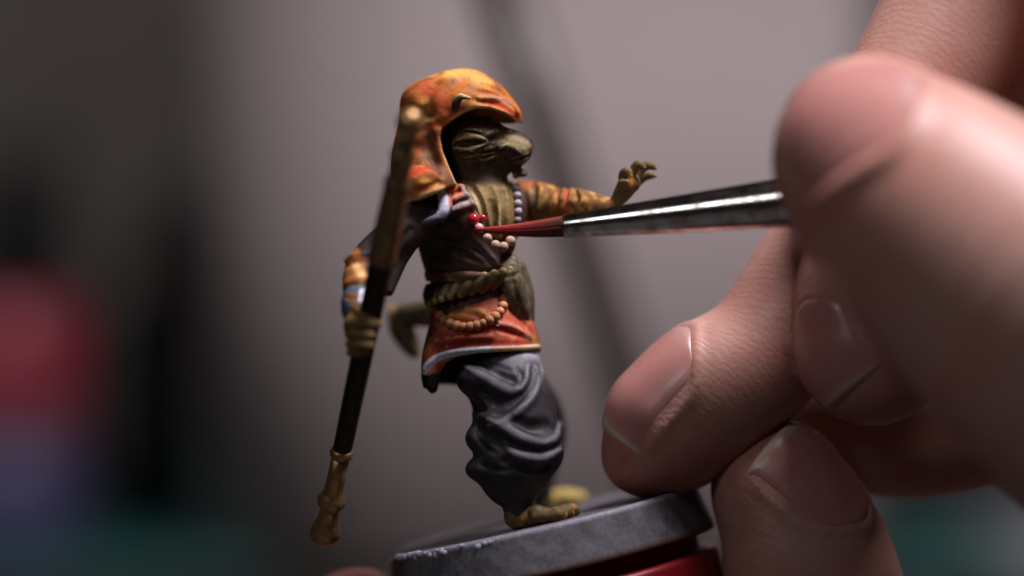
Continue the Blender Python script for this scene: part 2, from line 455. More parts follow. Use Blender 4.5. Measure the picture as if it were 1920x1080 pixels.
# paint bottles standing far left
def bottle(name, px, w, body_r, segs, label):
    x = P(px, 540, w)[0] * U; y = w * U
    e = bpy.data.objects.new(name, None); COL.objects.link(e); e.location = (x, y, 0.0024); WORLD[e.name] = Vector((x, y, 0.0024)); tag(e, label, 'bottle', 'paint bottles behind the work area')
    for nm, prof, mat in segs: revolve_z(nm, x, y, 0.0024, prof, mat, e)
m_red = plain('red_bottle_paint', (0.22, 0.008, 0.025), 0.4); m_blue = plain('blue_violet_bottle', (0.055, 0.05, 0.12), 0.4)
m_pink = plain('pink_label', (0.11, 0.03, 0.05), 0.5)
m_dgreen = plain('dark_green_bottle', (0.006, 0.016, 0.014), 0.45); m_cap = plain('black_cap', (0.008, 0.008, 0.009), 0.5)
bottle('paint_bottle', 0, 7000, 0, [('body', [(0.0125, 0), (0.0135, 0.001), (0.0135, 0.017), (0.0130, 0.018)], m_blue),
    ('label_band', [(0.0132, 0.0181), (0.0137, 0.0183), (0.0137, 0.024), (0.0132, 0.0242)], m_pink),
    ('cap', [(0.0134, 0.0243), (0.0136, 0.0246), (0.0136, 0.040), (0.012, 0.042)], m_red)], 'short paint bottle with red top and violet blue body, far left')
bottle('paint_bottle', 310, 8900, 0, [('body', [(0.0105, 0), (0.0115, 0.001), (0.0115, 0.038), (0.006, 0.044)], m_dgreen),
    ('cap', [(0.0062, 0.0441), (0.0065, 0.045), (0.0045, 0.060), (0.002, 0.063)], m_cap)], 'tall dark green paint bottle with tapered cap left of the board')
bottle('paint_bottle', 35, 9900, 0, [('body', [(0.0135, 0), (0.0140, 0.001), (0.0140, 0.052), (0.008, 0.057)], m_cap),
    ('cap', [(0.0082, 0.0571), (0.0085, 0.058), (0.0085, 0.070), (0.007, 0.071)], m_cap)], 'black paint bottle standing behind the red topped bottle')

# ================================================================== FIGURINE
FIG = thing('painted_figurine', P(1020, 985, 220), 'small painted monk figurine with orange hood, dark trousers and long staff on round base', 'figurine')
OR = srgb(212, 122, 44); RED = srgb(190, 52, 30); YEL = srgb(232, 178, 84); KH = srgb(134, 118, 78); KHL = srgb(196, 176, 122); KHD = srgb(84, 72, 48)
BRN = srgb(70, 56, 52); LIL = srgb(218, 214, 234); DRK = srgb(44, 40, 42); TRS = srgb(78, 76, 84); TRL = srgb(150, 146, 160); TAN = srgb(222, 170, 128); ORK = srgb(178, 112, 48)

def fin(name, f, mat, parent, painter, rl=1):
    V, F = f.mesh(); V = relax(V, F, rl, 0.5) if rl else V
    o = new_obj(name, V, F, mat, parent)
    p = painter(V, F); 
    if p is not None: set_paint(o, p.C)
    return o
def box(pa, pb, wl, wh):
    c = np.array([P(x, y, w) for x in (pa[0], pb[0]) for y in (pa[1], pb[1]) for w in (wl, wh)])
    return c.min(0), c.max(0)
def pp(lst, w): return [P(a, b, w)[[0, 2]] for a, b in lst]

# ---- hood
f = Field(*box((728, 108), (1000, 405), -90, 225), 2.4)
f.ell(P(860, 208, 100), (94, 88, 79), 1)
f.chain([P(880, 190, 100), P(925, 205, 100), P(962, 226, 100)], [52, 40, 15], 22)
f.ell(P(940, 214, 100), (36, 62, 24), 16)
f.ell(P(800, 192, 100), (50, 66, 42), 20)
f.chain([P(815, 235, 98), P(800, 295, 88), P(800, 340, 70)], [66, 66, 66], 22)
f.ell(P(795, 352, 8), (64, 72, 44), 18)
f.chain([P(826, 250, 40), P(833, 290, 30), P(846, 325, 26), P(852, 350, 24)], [20, 19, 18, 14], 12)
f.chain([P(905, 330, 185), P(930, 345, 195)], [40, 36], 20)
f.groove([(752, 210, 8), (775, 218, 13), (800, 216, 11), (822, 224, 6)], 9, -2)
f.groove([(764, 270, 6), (790, 276, 10), (806, 262, 6)], 12, -3)
f.groove([(770, 244, 5), (800, 236, 7), (832, 225, 6), (850, 212, 4)], 10)
f.stroke([(782, 240, 6), (815, 228, 8), (842, 218, 6)], 10, 4)
f.groove([(900, 172, 4), (930, 177, 6), (955, 192, 5), (968, 208, 3)], 6, -1)
f.groove([(890, 188, 4), (925, 192, 6), (955, 205, 6), (972, 220, 3)], 6, -1)
f.groove([(905, 158, 3), (930, 166, 5), (950, 180, 3)], 6, -1)
f.stroke([(900, 184, 3), (930, 185, 4), (958, 196, 4), (972, 211, 3)], 6, 1)
f.groove([(815, 156, 4), (798, 176, 7), (800, 204, 5)], 22, -4)
f.groove([(868, 146, 4), (840, 166, 7), (830, 200, 5)], 24, -4)
f.groove([(806, 250, 5), (808, 285, 8), (822, 320, 7), (832, 346, 4)], 8, -2)
f.groove([(765, 312, 5), (795, 306, 9), (820, 328, 7)], 8, -2)
f.stroke([(768, 340, 5), (800, 326, 9), (826, 338, 5)], 10, 3)
f.groove([(758, 362, 4), (790, 356, 7), (824, 343, 5)], 5, -1)
br = [(990, 243), (979, 235), (962, 222), (945, 212), (918, 204), (890, 204), (868, 213), (845, 229), (831, 240), (826, 258), (831, 285), (843, 315), (855, 343), (866, 352), (900, 460), (1080, 420)]
f.poly(pp(br, 60), 5, whi=118)
f.poly(pp([(1000, 256), (979, 239), (955, 239), (915, 250), (885, 290), (880, 345), (900, 460), (1080, 420)], 120), 5)
f.ell(P(898, 262, 100), (80, 66, 62), 6, 'cut')
f.poly(pp([(690, 408), (752, 381), (790, 374), (834, 354), (862, 344), (890, 420), (700, 480)], 0), 5)
f.stroke([(757, 377, 4), (790, 369, 5), (830, 352, 4)], 5, 2)
def pt(V, F):
    p = Paint(V, srgb(184, 104, 44))
    p.noise(srgb(176, 70, 34), 70, 0.1, 1.2, 0.6, 3); p.noise(srgb(214, 160, 84), 55, 0.4, 1.4, 0.6, 5); p.noise(srgb(112, 82, 52), 50, 0.5, 1.3, 0.7, 6)
    p.line(srgb(176, 62, 32), [(800, 168, 26), (822, 182, 30), (838, 208, 20)], 0.7, 1)
    p.line(RED, [(905, 192, 9), (935, 198, 11), (972, 218, 8)], 0.8, 0.9)
    p.line(RED, [(770, 325, 14), (800, 318, 14), (820, 330, 9)], 0.75, 1)
    p.line(YEL, [(840, 136, 16), (880, 140, 22), (915, 156, 14)], 0.7, 1)
    p.line(srgb(160, 120, 120), [(905, 180, 6), (930, 184, 8), (955, 194, 5)], 0.55, 1)
    p.line(ORK, [(845, 226, 9), (880, 202, 9), (920, 202, 9), (978, 230, 8)], 0.7, 0.8)
    p.line(KHL, [(850, 222, 6), (890, 202, 5), (920, 203, 5), (976, 229, 5)], 0.7, 0.8)
    p.line(BRN, [(765, 208, 10), (800, 214, 12), (820, 225, 8)], 0.55, 1)
    p.line(srgb(92, 66, 46), [(806, 256, 24), (806, 285, 24), (824, 316, 20), (845, 340, 14)], 0.85, 0.7)
    p.line(KHL, [(828, 258, 5), (834, 288, 5), (848, 322, 6), (856, 345, 5)], 0.7, 0.8)
    p.line(KHL, [(756, 378, 6), (790, 370, 7), (832, 352, 6)], 0.85, 0.6)
    p.line(YEL, [(795, 340, 12), (815, 345, 10)], 0.7, 0.9)
    p.edge(F, YEL, 0.35, 1.3, 0.7); return p
fin('hood', f, MAT['paint'], FIG, pt, 3)

# ---- ear poking out of the hood slit
f = Field(*box((835, 160), (900, 220), -60, 60), 1.5)
f.chain([P(852, 204, 14), P(856, 192, 8), P(864, 180, 2)], [6, 8, 5], 3)
f.chain([P(862, 180, 6), P(872, 182, 6), P(882, 184, 10)], [5, 4.5, 2.5], 3)
f.chain([P(858, 197, -6), P(866, 190, -6), P(874, 186, -3)], [3, 5, 3], 3, 'cut')
def pt(V, F):
    p = Paint(V, KHD); p.line(KHL, [(858, 176, 6), (868, 178, 6), (882, 183, 5)], 0.9); p.line(DRK, [(852, 203, 7), (862, 193, 7), (872, 187, 4)], 0.8); return p
fin('ear', f, MAT['paint'], FIG, pt)

# ---- head, neck and chest: one body
f = Field(*box((835, 225), (1012, 480), 5, 215), 1.9)
f.ell(P(888, 266, 100), (56, 60, 56), 1)
f.chain([P(915, 276, 100), P(948, 281, 100), P(972, 284, 100)], [46, 36, 25], 14)
f.ell(P(968, 290, 82), (24, 20, 17), 8); f.ell(P(968, 290, 118), (24, 20, 17), 8)
f.chain([P(935, 254, 100), P(968, 260, 100), P(986, 270, 100)], [16, 13, 11], 12)
f.ell(P(986, 274, 100), (13, 18, 10), 4)
f.chain([P(890, 300, 100), P(935, 308, 100), P(966, 307, 100)], [40, 24, 12], 10)
f.ell(P(968, 318, 96), (8, 9, 11), 4); f.ell(P(979, 325, 98), (10, 10, 8), 3); f.ell(P(967, 328, 94), (7, 8, 8), 3)
f.chain([P(890, 318, 110), P(898, 372, 122)], [46, 62], 18)
f.ell(P(915, 405, 112), (58, 80, 78), 18)
f.stroke([(851, 268, 4), (866, 256, 7), (892, 256, 6), (912, 263, 3)], 4, -2)
f.stroke([(852, 277, 4), (872, 280, 5), (900, 274, 4), (915, 268, 2)], 4, -2)
f.groove([(856, 268, 3), (872, 267, 4.5), (900, 268, 2.5)], 4, -1)
f.groove([(868, 246, 2), (888, 248, 3), (905, 252, 2)], 4); f.stroke([(860, 250, 3), (880, 243, 4), (900, 246, 3)], 4, -1)
f.stroke([(912, 252, 5), (932, 246, 8), (956, 248, 5)], 6, 0)
f.groove([(920, 262, 4), (934, 261, 5), (946, 260, 3)], 5)
f.stroke([(928, 268, 2), (944, 266, 2.5)], 3, 1); f.ell(P(924, 268.5, f.depth(924, 268.5)), (2.4, 2.4, 2.4), 1.5)
f.stroke([(940, 276, 4), (958, 276, 6), (975, 284, 4)], 6, -1)
f.groove([(996, 291, 4), (980, 298, 5), (962, 303, 5), (942, 300, 4), (928, 294, 2)], 3, -0.5)
f.groove([(976, 281, 2), (986, 284, 3), (996, 283, 2)], 3)
for i, (x, y, l) in enumerate([(880, 290, 34), (893, 297, 36), (868, 301, 30), (908, 286, 26), (900, 306, 30), (930, 284, 20)]):
    f.groove([(x, y, 2), (x + l * .5, y - 2, 3.4), (x + l, y - 8, 1.8)], 3, -0.5); f.stroke([(x + 2, y - 7, 2), (x + l * .5, y - 9, 3.2), (x + l, y - 14, 1.6)], 4, 0)
for pts in [[(872, 352, 3), (888, 372, 4), (900, 400, 4), (905, 430, 3)], [(895, 350, 3), (910, 378, 5), (916, 410, 4), (920, 440, 3)], [(925, 352, 3), (935, 380, 5), (932, 415, 4), (936, 445, 3)], [(946, 352, 3), (952, 385, 4), (950, 420, 4)]]:
    f.stroke(pts, 7, 0)
for pts in [[(884, 350, 3), (900, 375, 4), (908, 410, 4)], [(920, 378, 5), (926, 400, 7), (928, 425, 4)], [(942, 360, 3), (943, 390, 4), (942, 430, 3)]]:
    f.groove(pts, 6)
def pt(V, F):
    p = Paint(V, srgb(48, 40, 28)); p.noise(srgb(78, 62, 42), 30, -0.2, 1.0, 0.7, 11)
    p.line(KH, [(940, 262, 16), (970, 268, 18), (990, 278, 10)], 0.8, 1); p.line(srgb(150, 128, 96), [(960, 258, 9), (985, 266, 8), (996, 279, 5)], 0.9, 1)  # muzzle top painted lighter, like light falling on it
    p.line(KHL, [(858, 262, 4), (880, 256, 5), (905, 259, 3)], 0.7, 1); p.line(KHL, [(856, 276, 3), (880, 280, 3), (900, 275, 2)], 0.7, 1)
    m = np.clip((p.py - 338) / 14, 0, 1) * 0.9; p.mix(m, srgb(138, 112, 70))
    p.line(KHL, [(868, 346, 10), (890, 372, 10), (902, 400, 9)], 0.7, 1)
    p.line(KHD, [(924, 378, 12), (928, 405, 12), (930, 430, 8)], 0.7, 1)
    p.line(KHL, [(936, 385, 5), (938, 420, 5)], 0.6, 1)
    p.line(srgb(170, 148, 112), [(870, 258, 5), (890, 256, 6), (908, 260, 3)], 0.8, 1); p.line(srgb(150, 126, 94), [(955, 256, 6), (975, 262, 8), (994, 276, 6)], 0.8, 1); p.edge(F, KHL, 0.25, 1.0, 0.6); return p  # includes a second, paler pass of painted light on the muzzle top
fin('body', f, MAT['fur'], FIG, pt)

# ---- robe (dark torso)
f = Field(*box((750, 335), (1010, 615), -25, 265), 2.4)
f.ell(P(864, 405, 112), (96, 108, 78), 1)
f.chain([P(868, 430, 118), P(876, 480, 122), P(885, 520, 125), P(890, 590, 128)], [92, 86, 78, 86], 14)
f.ell(P(950, 395, 150), (40, 80, 60), 20)
f.stroke([(835, 448, 6), (870, 462, 8), (905, 482, 8), (940, 500, 5)], 10, 3)
f.stroke([(880, 440, 5), (902, 462, 7), (925, 488, 6), (935, 500, 4)], 9, 3)
f.stroke([(850, 475, 5), (885, 490, 7), (920, 503, 5)], 9, 2)
f.groove([(860, 448, 4), (890, 466, 6), (922, 492, 4)], 8)
f.groove([(835, 465, 4), (870, 478, 6), (905, 498, 4)], 8)
f.poly(pp([(852, 335), (862, 350), (882, 378), (896, 402), (914, 428), (932, 447), (948, 456), (960, 448), (966, 420), (966, 335)], 30), 5, 'cut', whi=150)
for pts in [[(838, 360, 8), (858, 353, 9), (876, 352, 6)], [(842, 378, 8), (864, 369, 9), (884, 366, 6)], [(850, 395, 8), (872, 386, 9), (893, 382, 5)]]:
    f.stroke(pts, 3, 0)
f.stroke([(864, 350, 5), (884, 378, 5), (898, 402, 5), (916, 428, 5), (934, 447, 5), (950, 454, 4)], 4, 1)
f.ell(P(956, 450, 82), (12, 40, 26), 10)
def pt(V, F):
    p = Paint(V, srgb(72, 53, 49))
    p.noise(srgb(104, 76, 66), 30, 0, 1, 0.6, 21)
    p.line(srgb(215, 120, 80), [(838, 358, 8), (858, 351, 9), (872, 350, 6)], 0.9, 0.7)
    p.line(srgb(222, 140, 98), [(842, 375, 7), (864, 366, 8), (874, 365, 6)], 0.9, 0.7)
    p.line(RED, [(835, 372, 6), (846, 385, 5)], 0.8); p.line(RED, [(850, 362, 4), (872, 358, 3)], 0.6)
    p.line(srgb(178, 150, 150), [(870, 364, 6), (884, 364, 6)], 0.8); p.line(srgb(182, 156, 156), [(850, 392, 7), (872, 383, 8), (890, 380, 6)], 0.85, 0.7)
    p.line(srgb(150, 130, 130), [(866, 350, 6), (884, 376, 6), (898, 402, 5)], 0.7)
    p.line(srgb(104, 84, 80), [(875, 450, 8), (905, 470, 8), (930, 496, 5)], 0.6, 1)
    p.edge(F, srgb(104, 84, 78), 0.5, 1.7, 0.6); return p
ROBE = f
robe = fin('robe', f, MAT['cloth'], FIG, pt)

# ---- rope belt round the waist with plain cord above it
f = Field(*box((785, 495), (990, 600), 10, 245), 2.1)
NL = 26
for i in range(NL):
    th = 2 * math.pi * i / NL; cx = 886 + 82 * math.cos(th); w = 125 - 88 * math.sin(th)
    yb = 553 - (cx - 806) * 0.235
    tx, tw = -math.sin(th), -math.cos(th)
    if tx > 0: tx, tw = tx, tw
    a = P(cx, yb, w); d = np.array([abs(math.sin(th)) * 13, math.copysign(1, math.sin(th)) * -math.cos(th) * 13, 15.0])
    f.chain([a - d, a, a + d], [8, 12, 8], 1)
def pt(V, F):
    p = Paint(V, srgb(92, 74, 50)); p.noise(KHD, 18, 0, 1, 0.6, 31); p.edge(F, srgb(204, 172, 112), 0.2, 1.0, 0.95); return p
fin('rope_belt', f, MAT['paint'], FIG, pt)
f = Field(*box((790, 495), (985, 540), 20, 240), 2.1)
ring = [P(885 + 83 * math.cos(t), 517 + 3 * math.cos(t), 125 - 90 * math.sin(t)) for t in np.linspace(0, 2 * math.pi, 30)]
f.chain(ring, [7 + 1.5 * math.sin(5 * t) for t in np.linspace(0, 6.28, 30)], 1, n=2)
f.chain(ring + np.array([0, 0, -9.]), [5] * 30, 4, n=2)
def pt(V, F):
    p = Paint(V, srgb(104, 74, 56)); p.noise(srgb(150, 104, 76), 26, 0.2, 1, 0.8, 33); return p
fin('waist_cord', f, MAT['paint'], FIG, pt)

# ---- knotted sash hanging on the right
f = Field(*box((915, 470), (1010, 620), 0, 200), 2.1)
f.chain([P(958, 488, 85), P(955, 510, 70), P(962, 540, 72), P(972, 572, 82), P(982, 600, 95)], [14, 22, 24, 22, 12], 3)
f.chain([P(968, 505, 110), P(976, 550, 115), P(985, 596, 120)], [20, 26, 18], 10)
f.stroke([(946, 500, 5), (948, 530, 6), (958, 570, 5), (975, 598, 3)], 5, 2)
f.groove([(960, 500, 3), (962, 530, 4), (972, 565, 4), (984, 592, 3)], 5)
f.groove([(944, 520, 3), (958, 518, 4), (972, 512, 3)], 4)
def pt(V, F):
    p = Paint(V, srgb(88, 76, 58)); p.noise(srgb(128, 112, 84), 22, 0, 1, 0.6, 35); p.dots(KHL, [(964, 535, 9), (958, 505, 7)], 0.6, 1); p.edge(F, srgb(160, 140, 104), 0.3, 1.2, 0.7); return p
fin('sash', f, MAT['paint'], FIG, pt)

# ---- tunic skirt
f = Field(*box((775, 545), (1030, 760), 0, 260), 2.4)
f.chain([P(890, 562, 126), P(897, 600, 126), P(908, 648, 128), P(910, 690, 130)], [76, 88, 105, 112], 1)
f.chain([P(828, 600, 96), P(812, 660, 84), P(807, 700, 78), P(808, 725, 76)], [20, 20, 18, 15], 14)
f.stroke([(846, 592, 4), (868, 592, 8), (892, 601, 5)], 8, 1); f.stroke([(876, 580, 4), (898, 584, 8), (918, 594, 5)], 8, 1)
f.groove([(856, 602, 3), (880, 604, 4), (900, 609, 3)], 6)
f.stroke([(925, 606, 4), (960, 614, 7), (992, 632, 5)], 8, 2); f.groove([(930, 618, 3), (955, 622, 5), (980, 630, 3)], 7)
f.groove([(960, 585, 3), (980, 600, 5), (1000, 628, 3)], 8)
f.stroke([(818, 640, 4), (860, 634, 6), (920, 632, 5)], 9, 0)
hem = [(1060, 650), (1012, 655), (960, 658), (900, 661), (862, 668), (836, 680), (826, 697), (823, 720), (823, 737), (808, 741), (796, 728), (780, 760), (1060, 780)]
f.poly(pp(hem, 30), 4, whi=126)
f.poly(pp([(1060, 655), (1010, 660), (960, 676), (910, 702), (870, 722), (830, 736), (808, 741), (796, 728), (780, 760), (1060, 800)], 180), 4)
f.chain([P(905, 640, 128), P(908, 760, 128)], [84, 108], 6, 'cut')
hp = [(794, 700, 4), (800, 687, 5), (815, 673, 5), (840, 663, 5), (880, 657, 5), (930, 654, 5), (975, 652, 4.5), (1008, 650, 4)]
f.stroke(hp, 4, 1)
SKIRT = f
def pt(V, F):
    p = Paint(V, srgb(178, 84, 56)); p.noise(srgb(206, 124, 88), 40, -0.1, 1, 0.7, 41)
    p.line(srgb(168, 42, 36), [(830, 648, 9), (880, 640, 11), (940, 642, 10), (1000, 645, 8)], 0.85, 0.9)
    p.line(srgb(190, 40, 34), [(925, 612, 8), (950, 622, 9), (982, 630, 7)], 0.85, 0.9)
    p.line(srgb(200, 64, 34), [(838, 612, 10), (880, 622, 10), (920, 608, 8)], 0.7, 0.9)
    p.line(srgb(236, 170, 96), [(845, 592, 9), (870, 594, 10), (892, 602, 7)], 0.8, 1); p.line(srgb(236, 176, 100), [(875, 580, 8), (900, 585, 10), (920, 595, 7)], 0.8, 1)
    p.line(srgb(204, 128, 108), [(935, 604, 6), (965, 614, 8), (994, 632, 6)], 0.8, 1)
    p.line(srgb(150, 110, 60), [(995, 632, 14), (1008, 648, 10)], 0.8, 0.9)
    p.line(LIL, [(790, 704, 8), (800, 688, 8.5), (815, 674, 8.5), (840, 664, 8), (880, 658, 8), (925, 655, 7)], 1, 0.3)
    p.line(srgb(214, 186, 146), [(925, 655, 6.5), (975, 653, 6.5), (1012, 650, 6)], 1, 0.3)
    p.mix(((p.py > 668) & (np.hypot(p.px - 800, p.py - 690) > 14)).astype(float) * np.maximum(np.clip((p.py - 690) / 14, 0, 1), (V[:, 1] > 120).astype(float)), srgb(40, 34, 36))  # shade under the hem painted on the underside and far inner wall
    p.edge(F, srgb(238, 188, 120), 0.5, 1.6, 0.4); return p
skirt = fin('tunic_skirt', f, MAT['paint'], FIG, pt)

# ---- beads: unit sphere mesh shared
def sphere_mesh(nu=20, nv=12):
    V = []; F = []
    for j in range(nv + 1):
        b = math.pi * j / nv
        for i in range(nu): V.append((math.sin(b) * math.cos(2 * math.pi * i / nu), math.sin(b) * math.sin(2 * math.pi * i / nu), math.cos(b)))
    for j in range(nv):
        for i in range(nu): F.append((j * nu + i, (j + 1) * nu + i, (j + 1) * nu + (i + 1) % nu, j * nu + (i + 1) % nu))
    return np.array(V), np.array(F)
SV, SF = sphere_mesh()
def bead(c, r, cols, parent, mat=None, sq=(1, 1, 1), seed=0):
    rr = np.random.default_rng(seed)
    V = SV * np.array(sq) * r * (1 + 0.03 * rr.normal(size=(1, 3))) + c
    o = new_obj('bead', V, SF, mat or MAT['paint'], parent)
    p = Paint(V, cols[0])
    if len(cols) > 1: p.mix(np.clip((SV @ np.array(cols[2]) - 0.0) / 0.7, 0, 1), cols[1])  # second colour paints the bead's upper side as if lit from above
    p.noise(tuple(c * 0.6 for c in cols[0]), 7, 0.3, 1.0, 0.4, seed); set_paint(o, p.C); return o
bl = catmull([(818, 580), (827, 594), (840, 604), (858, 611), (876, 613), (894, 611), (911, 604), (926, 596), (936, 586), (943, 574), (946, 561)], 8)
seg = np.r_[0, np.cumsum(np.hypot(*np.diff(bl, axis=0).T))]; nb = 14
for i in range(nb):
    t = seg[-1] * i / (nb - 1); x = np.interp(t, seg, bl[:, 0]); y = np.interp(t, seg, bl[:, 1])
    c0 = [srgb(212, 120, 66), srgb(214, 130, 84), srgb(200, 128, 92), srgb(196, 134, 104)][i % 4] if i < 5 else srgb(188, 112, 72)
    bead(P(x, y, SKIRT.depth(x, y) - 4), 9.9 + 0.6 * math.sin(i * 2.1), [c0, srgb(216, 154, 110), (0, -0.4, 0.9)], skirt, sq=(1, 1, 0.95), seed=50 + i)
m_wet = paint_mat('wet_red_paint', rough=0.16, var=0.05, gd=0.2e-5, spec=0.6)
wb = ROBE.depth(889, 412)
b1 = P(888, 411, wb - 6); bead(b1, 11, [srgb(190, 36, 44)], robe, m_wet, seed=1)
b2 = P(898, 428, wb - 8); bead(b2, 10, [srgb(178, 40, 44), srgb(214, 168, 168), (0.3, -.3, 0.9)], robe, m_wet, seed=2)
bead(P(905, 409, wb + 6), 7, [srgb(170, 40, 50)], robe, m_wet, seed=3)
for i, (x, y, w) in enumerate([(914, 447, wb - 4), (929, 460, wb), (944, 463, wb + 8), (957, 452, wb + 20)]):
    bead(P(x, y, w), 9.5, [srgb(168, 128, 106) if i < 3 else srgb(160, 138, 90), srgb(196, 160, 142), (0, -.3, 0.9)], robe, seed=10 + i)
for i, (x, y, w) in enumerate([(968, 352, 0), (970, 367, 0), (971, 382, 0), (971, 397, 0), (969, 412, 0), (967, 427, 0)]):
    bead(P(x, y, min(110, ROBE.depth(x, y) - 4)), 8.5, [srgb(140, 124, 130), srgb(182, 170, 178), (0, -.3, 0.9)], robe, seed=20 + i)

# ---- armhole trim (pale lilac, V shaped)
f = Field(*box((745, 350), (860, 445), -70, 40), 1.8)
f.chain([P(828, 364, -14), P(833, 378, -22), P(831, 394, -27), P(820, 407, -30), P(798, 416, -34), P(765, 424, -36)], [9, 12, 13, 11, 9, 9], 1)
f.chain([P(840, 366, 0), P(840, 392, -6), P(828, 412, -14)], [6, 8, 7], 6)
f.groove([(818, 380, 3), (816, 396, 4), (795, 406, 3), (770, 412, 2)], 4)
def pt(V, F):
    p = Paint(V, srgb(72, 70, 82)); p.line(LIL, [(830, 362, 14), (833, 385, 14), (829, 399, 12)], 0.95, 0.35); p.line(srgb(150, 148, 168), [(830, 402, 10), (812, 406, 5), (790, 412, 4)], 0.8, 0.8); p.line(srgb(205, 120, 104), [(842, 362, 5), (845, 385, 5)], 0.8); return p
fin('armhole_trim', f, MAT['paint'], FIG, pt)

# ---- near sleeve, cuff, fist
f = Field(*box((630, 365), (825, 600), -180, 80), 2.3)
f.chain([P(796, 392, 12), P(762, 430, -14), P(722, 462, -36), P(690, 490, -55), P(674, 518, -80), P(668, 552, -105)], [36, 40, 38, 34, 31, 25], 1)
f.chain([P(750, 470, -20), P(738, 505, -40), P(728, 545, -60)], [22, 18, 11], 14)
f.ell(P(790, 402, -18), (30, 24, 24), 14)
for y0 in (480, 526):
    f.stroke([(648, y0 + 8, 4), (664, y0, 6), (690, y0 - 4, 5)], 9, 3); 
for y0 in (492, 538):
    f.groove([(646, y0 + 8, 3), (664, y0, 4), (690, y0 - 3, 3)], 7, -2.5)
f.groove([(735, 420, 4), (722, 445, 6), (708, 470, 4)], 8); f.groove([(770, 430, 4), (752, 452, 6), (742, 480, 4)], 8)
def pt(V, F):
    p = Paint(V, srgb(36, 28, 26)); p.noise(srgb(66, 42, 30), 40, 0, 1, 0.6, 61)
    p.line(srgb(160, 98, 50), [(660, 476, 20), (664, 510, 30), (668, 550, 26)], 0.95, 0.5); p.line(srgb(236, 190, 120), [(668, 500, 12), (680, 520, 14), (678, 540, 8)], 0.85, 0.9)
    p.line(srgb(150, 72, 40), [(650, 488, 5), (690, 486, 5)], 0.7); p.line(srgb(150, 80, 44), [(648, 530, 5), (672, 522, 5), (690, 524, 4)], 0.6)
    p.edge(F, srgb(130, 90, 54), 0.6, 1.7, 0.4); return p
fin('sleeve', f, MAT['paint'], FIG, pt)
f = Field(*box((635, 535), (705, 600), -170, -50), 1.8)
f.chain([P(674, 550, -108), P(668, 566, -122), P(666, 582, -132)], [25, 28, 26], 1)
f.groove([(644, 556, 2), (662, 560, 3), (690, 556, 2)], 3); f.groove([(644, 578, 2), (662, 582, 3), (690, 578, 2)], 3)
def pt(V, F):
    p = Paint(V, srgb(70, 78, 98)); p.line(srgb(120, 78, 40), [(656, 556, 11), (668, 560, 11)], 1, 0.3); p.line(srgb(232, 230, 240), [(682, 548, 9), (680, 560, 9)], 1, 0.2); p.line(srgb(130, 84, 40), [(664, 578, 10), (690, 582, 12)], 1, 0.4); return p
fin('cuff', f, MAT['paint'], FIG, pt)
f = Field(*box((632, 570), (730, 675), -220, -90), 1.7)
f.ell(P(668, 610, -142), (24, 26, 30), 1); f.ell(P(672, 592, -136), (20, 22, 20), 10)
for y0, xe, r in ((606, 711, 11.5), (627, 703, 10.5), (646, 699, 9.5)):
    f.chain([P(656, y0, -164), P(674, y0 + 1, -180), P(692, y0 + 2, -179), P(xe - 6, y0 + 3, -166)], [r, r + 1.5, r, r * .75], 3)
f.chain([P(655, 662, -160), P(672, 662, -172), P(688, 660, -168)], [7, 8, 6], 3)
f.chain([P(672, 584, -158), P(684, 592, -176), P(700, 604, -176), P(711, 607, -164)], [9, 9, 8, 6], 3)
def pt(V, F):
    p = Paint(V, srgb(112, 86, 46)); p.noise(srgb(150, 120, 70), 16, 0, 1, 0.6, 65); p.edge(F, srgb(206, 176, 116), 0.3, 1.2, 0.8); return p
fin('fist', f, MAT['paint'], FIG, pt)

# ---- staff
A0 = P(769, 232, -340); A1 = P(609, 1000, 60); AL = np.linalg.norm(A1 - A0)
def at_y(py):                      # point of the staff axis that shows at picture height py
    lo, hi = -0.1, 1.1
    for _ in range(40):
        m = (lo + hi) / 2; q = A0 + (A1 - A0) * m
        if 540 - q[2] / (1 + q[1] / DC) < py: lo = m
        else: hi = m
    return A0 + (A1 - A0) * lo
def staff_piece(name, prof, mat, par):
    V, F = lathe([at_y(y) for y, r in prof], [r for y, r in prof], 32); return new_obj(name, V, F, mat, par)
shaft = staff_piece('staff', [(486, 21), (492, 22.5), (560, 21.5), (700, 20), (840, 18), (848, 17.5)], MAT['black_shaft'], FIG)
shaft['label'] = 'dark shaft of the long staff with golden ends'
staff_piece('staff_sleeve', [(346, 22), (352, 24), (420, 25.5), (470, 25.5), (478, 27), (488, 27), (493, 24)], MAT['bronze'], shaft)
staff_piece('staff_neck', [(248, 18), (262, 18), (282, 19), (286, 23), (292, 25), (298, 23), (302, 20), (335, 21), (339, 25), (345, 26.5), (351, 25)], MAT['bronze'], shaft)
staff_piece('staff_knob', [(206, 4), (208, 11), (213, 18), (221, 23.5), (230, 25.5), (239, 24), (246, 20), (251, 17), (254, 17)], MAT['gold'], shaft)
staff_piece('staff_ring', [(842, 18), (845, 21), (850, 22.5), (855, 21), (858, 17.5)], MAT['gold'], shaft)
staff_piece('staff_ferrule', [(857, 17), (900, 17.5), (920, 18.5), (926, 21), (931, 26), (938, 28), (945, 26), (950, 21), (958, 18), (972, 19.5), (982, 24), (990, 28), (1000, 29.5), (1009, 26), (1015, 18), (1018, 6)], MAT['gold'], shaft)

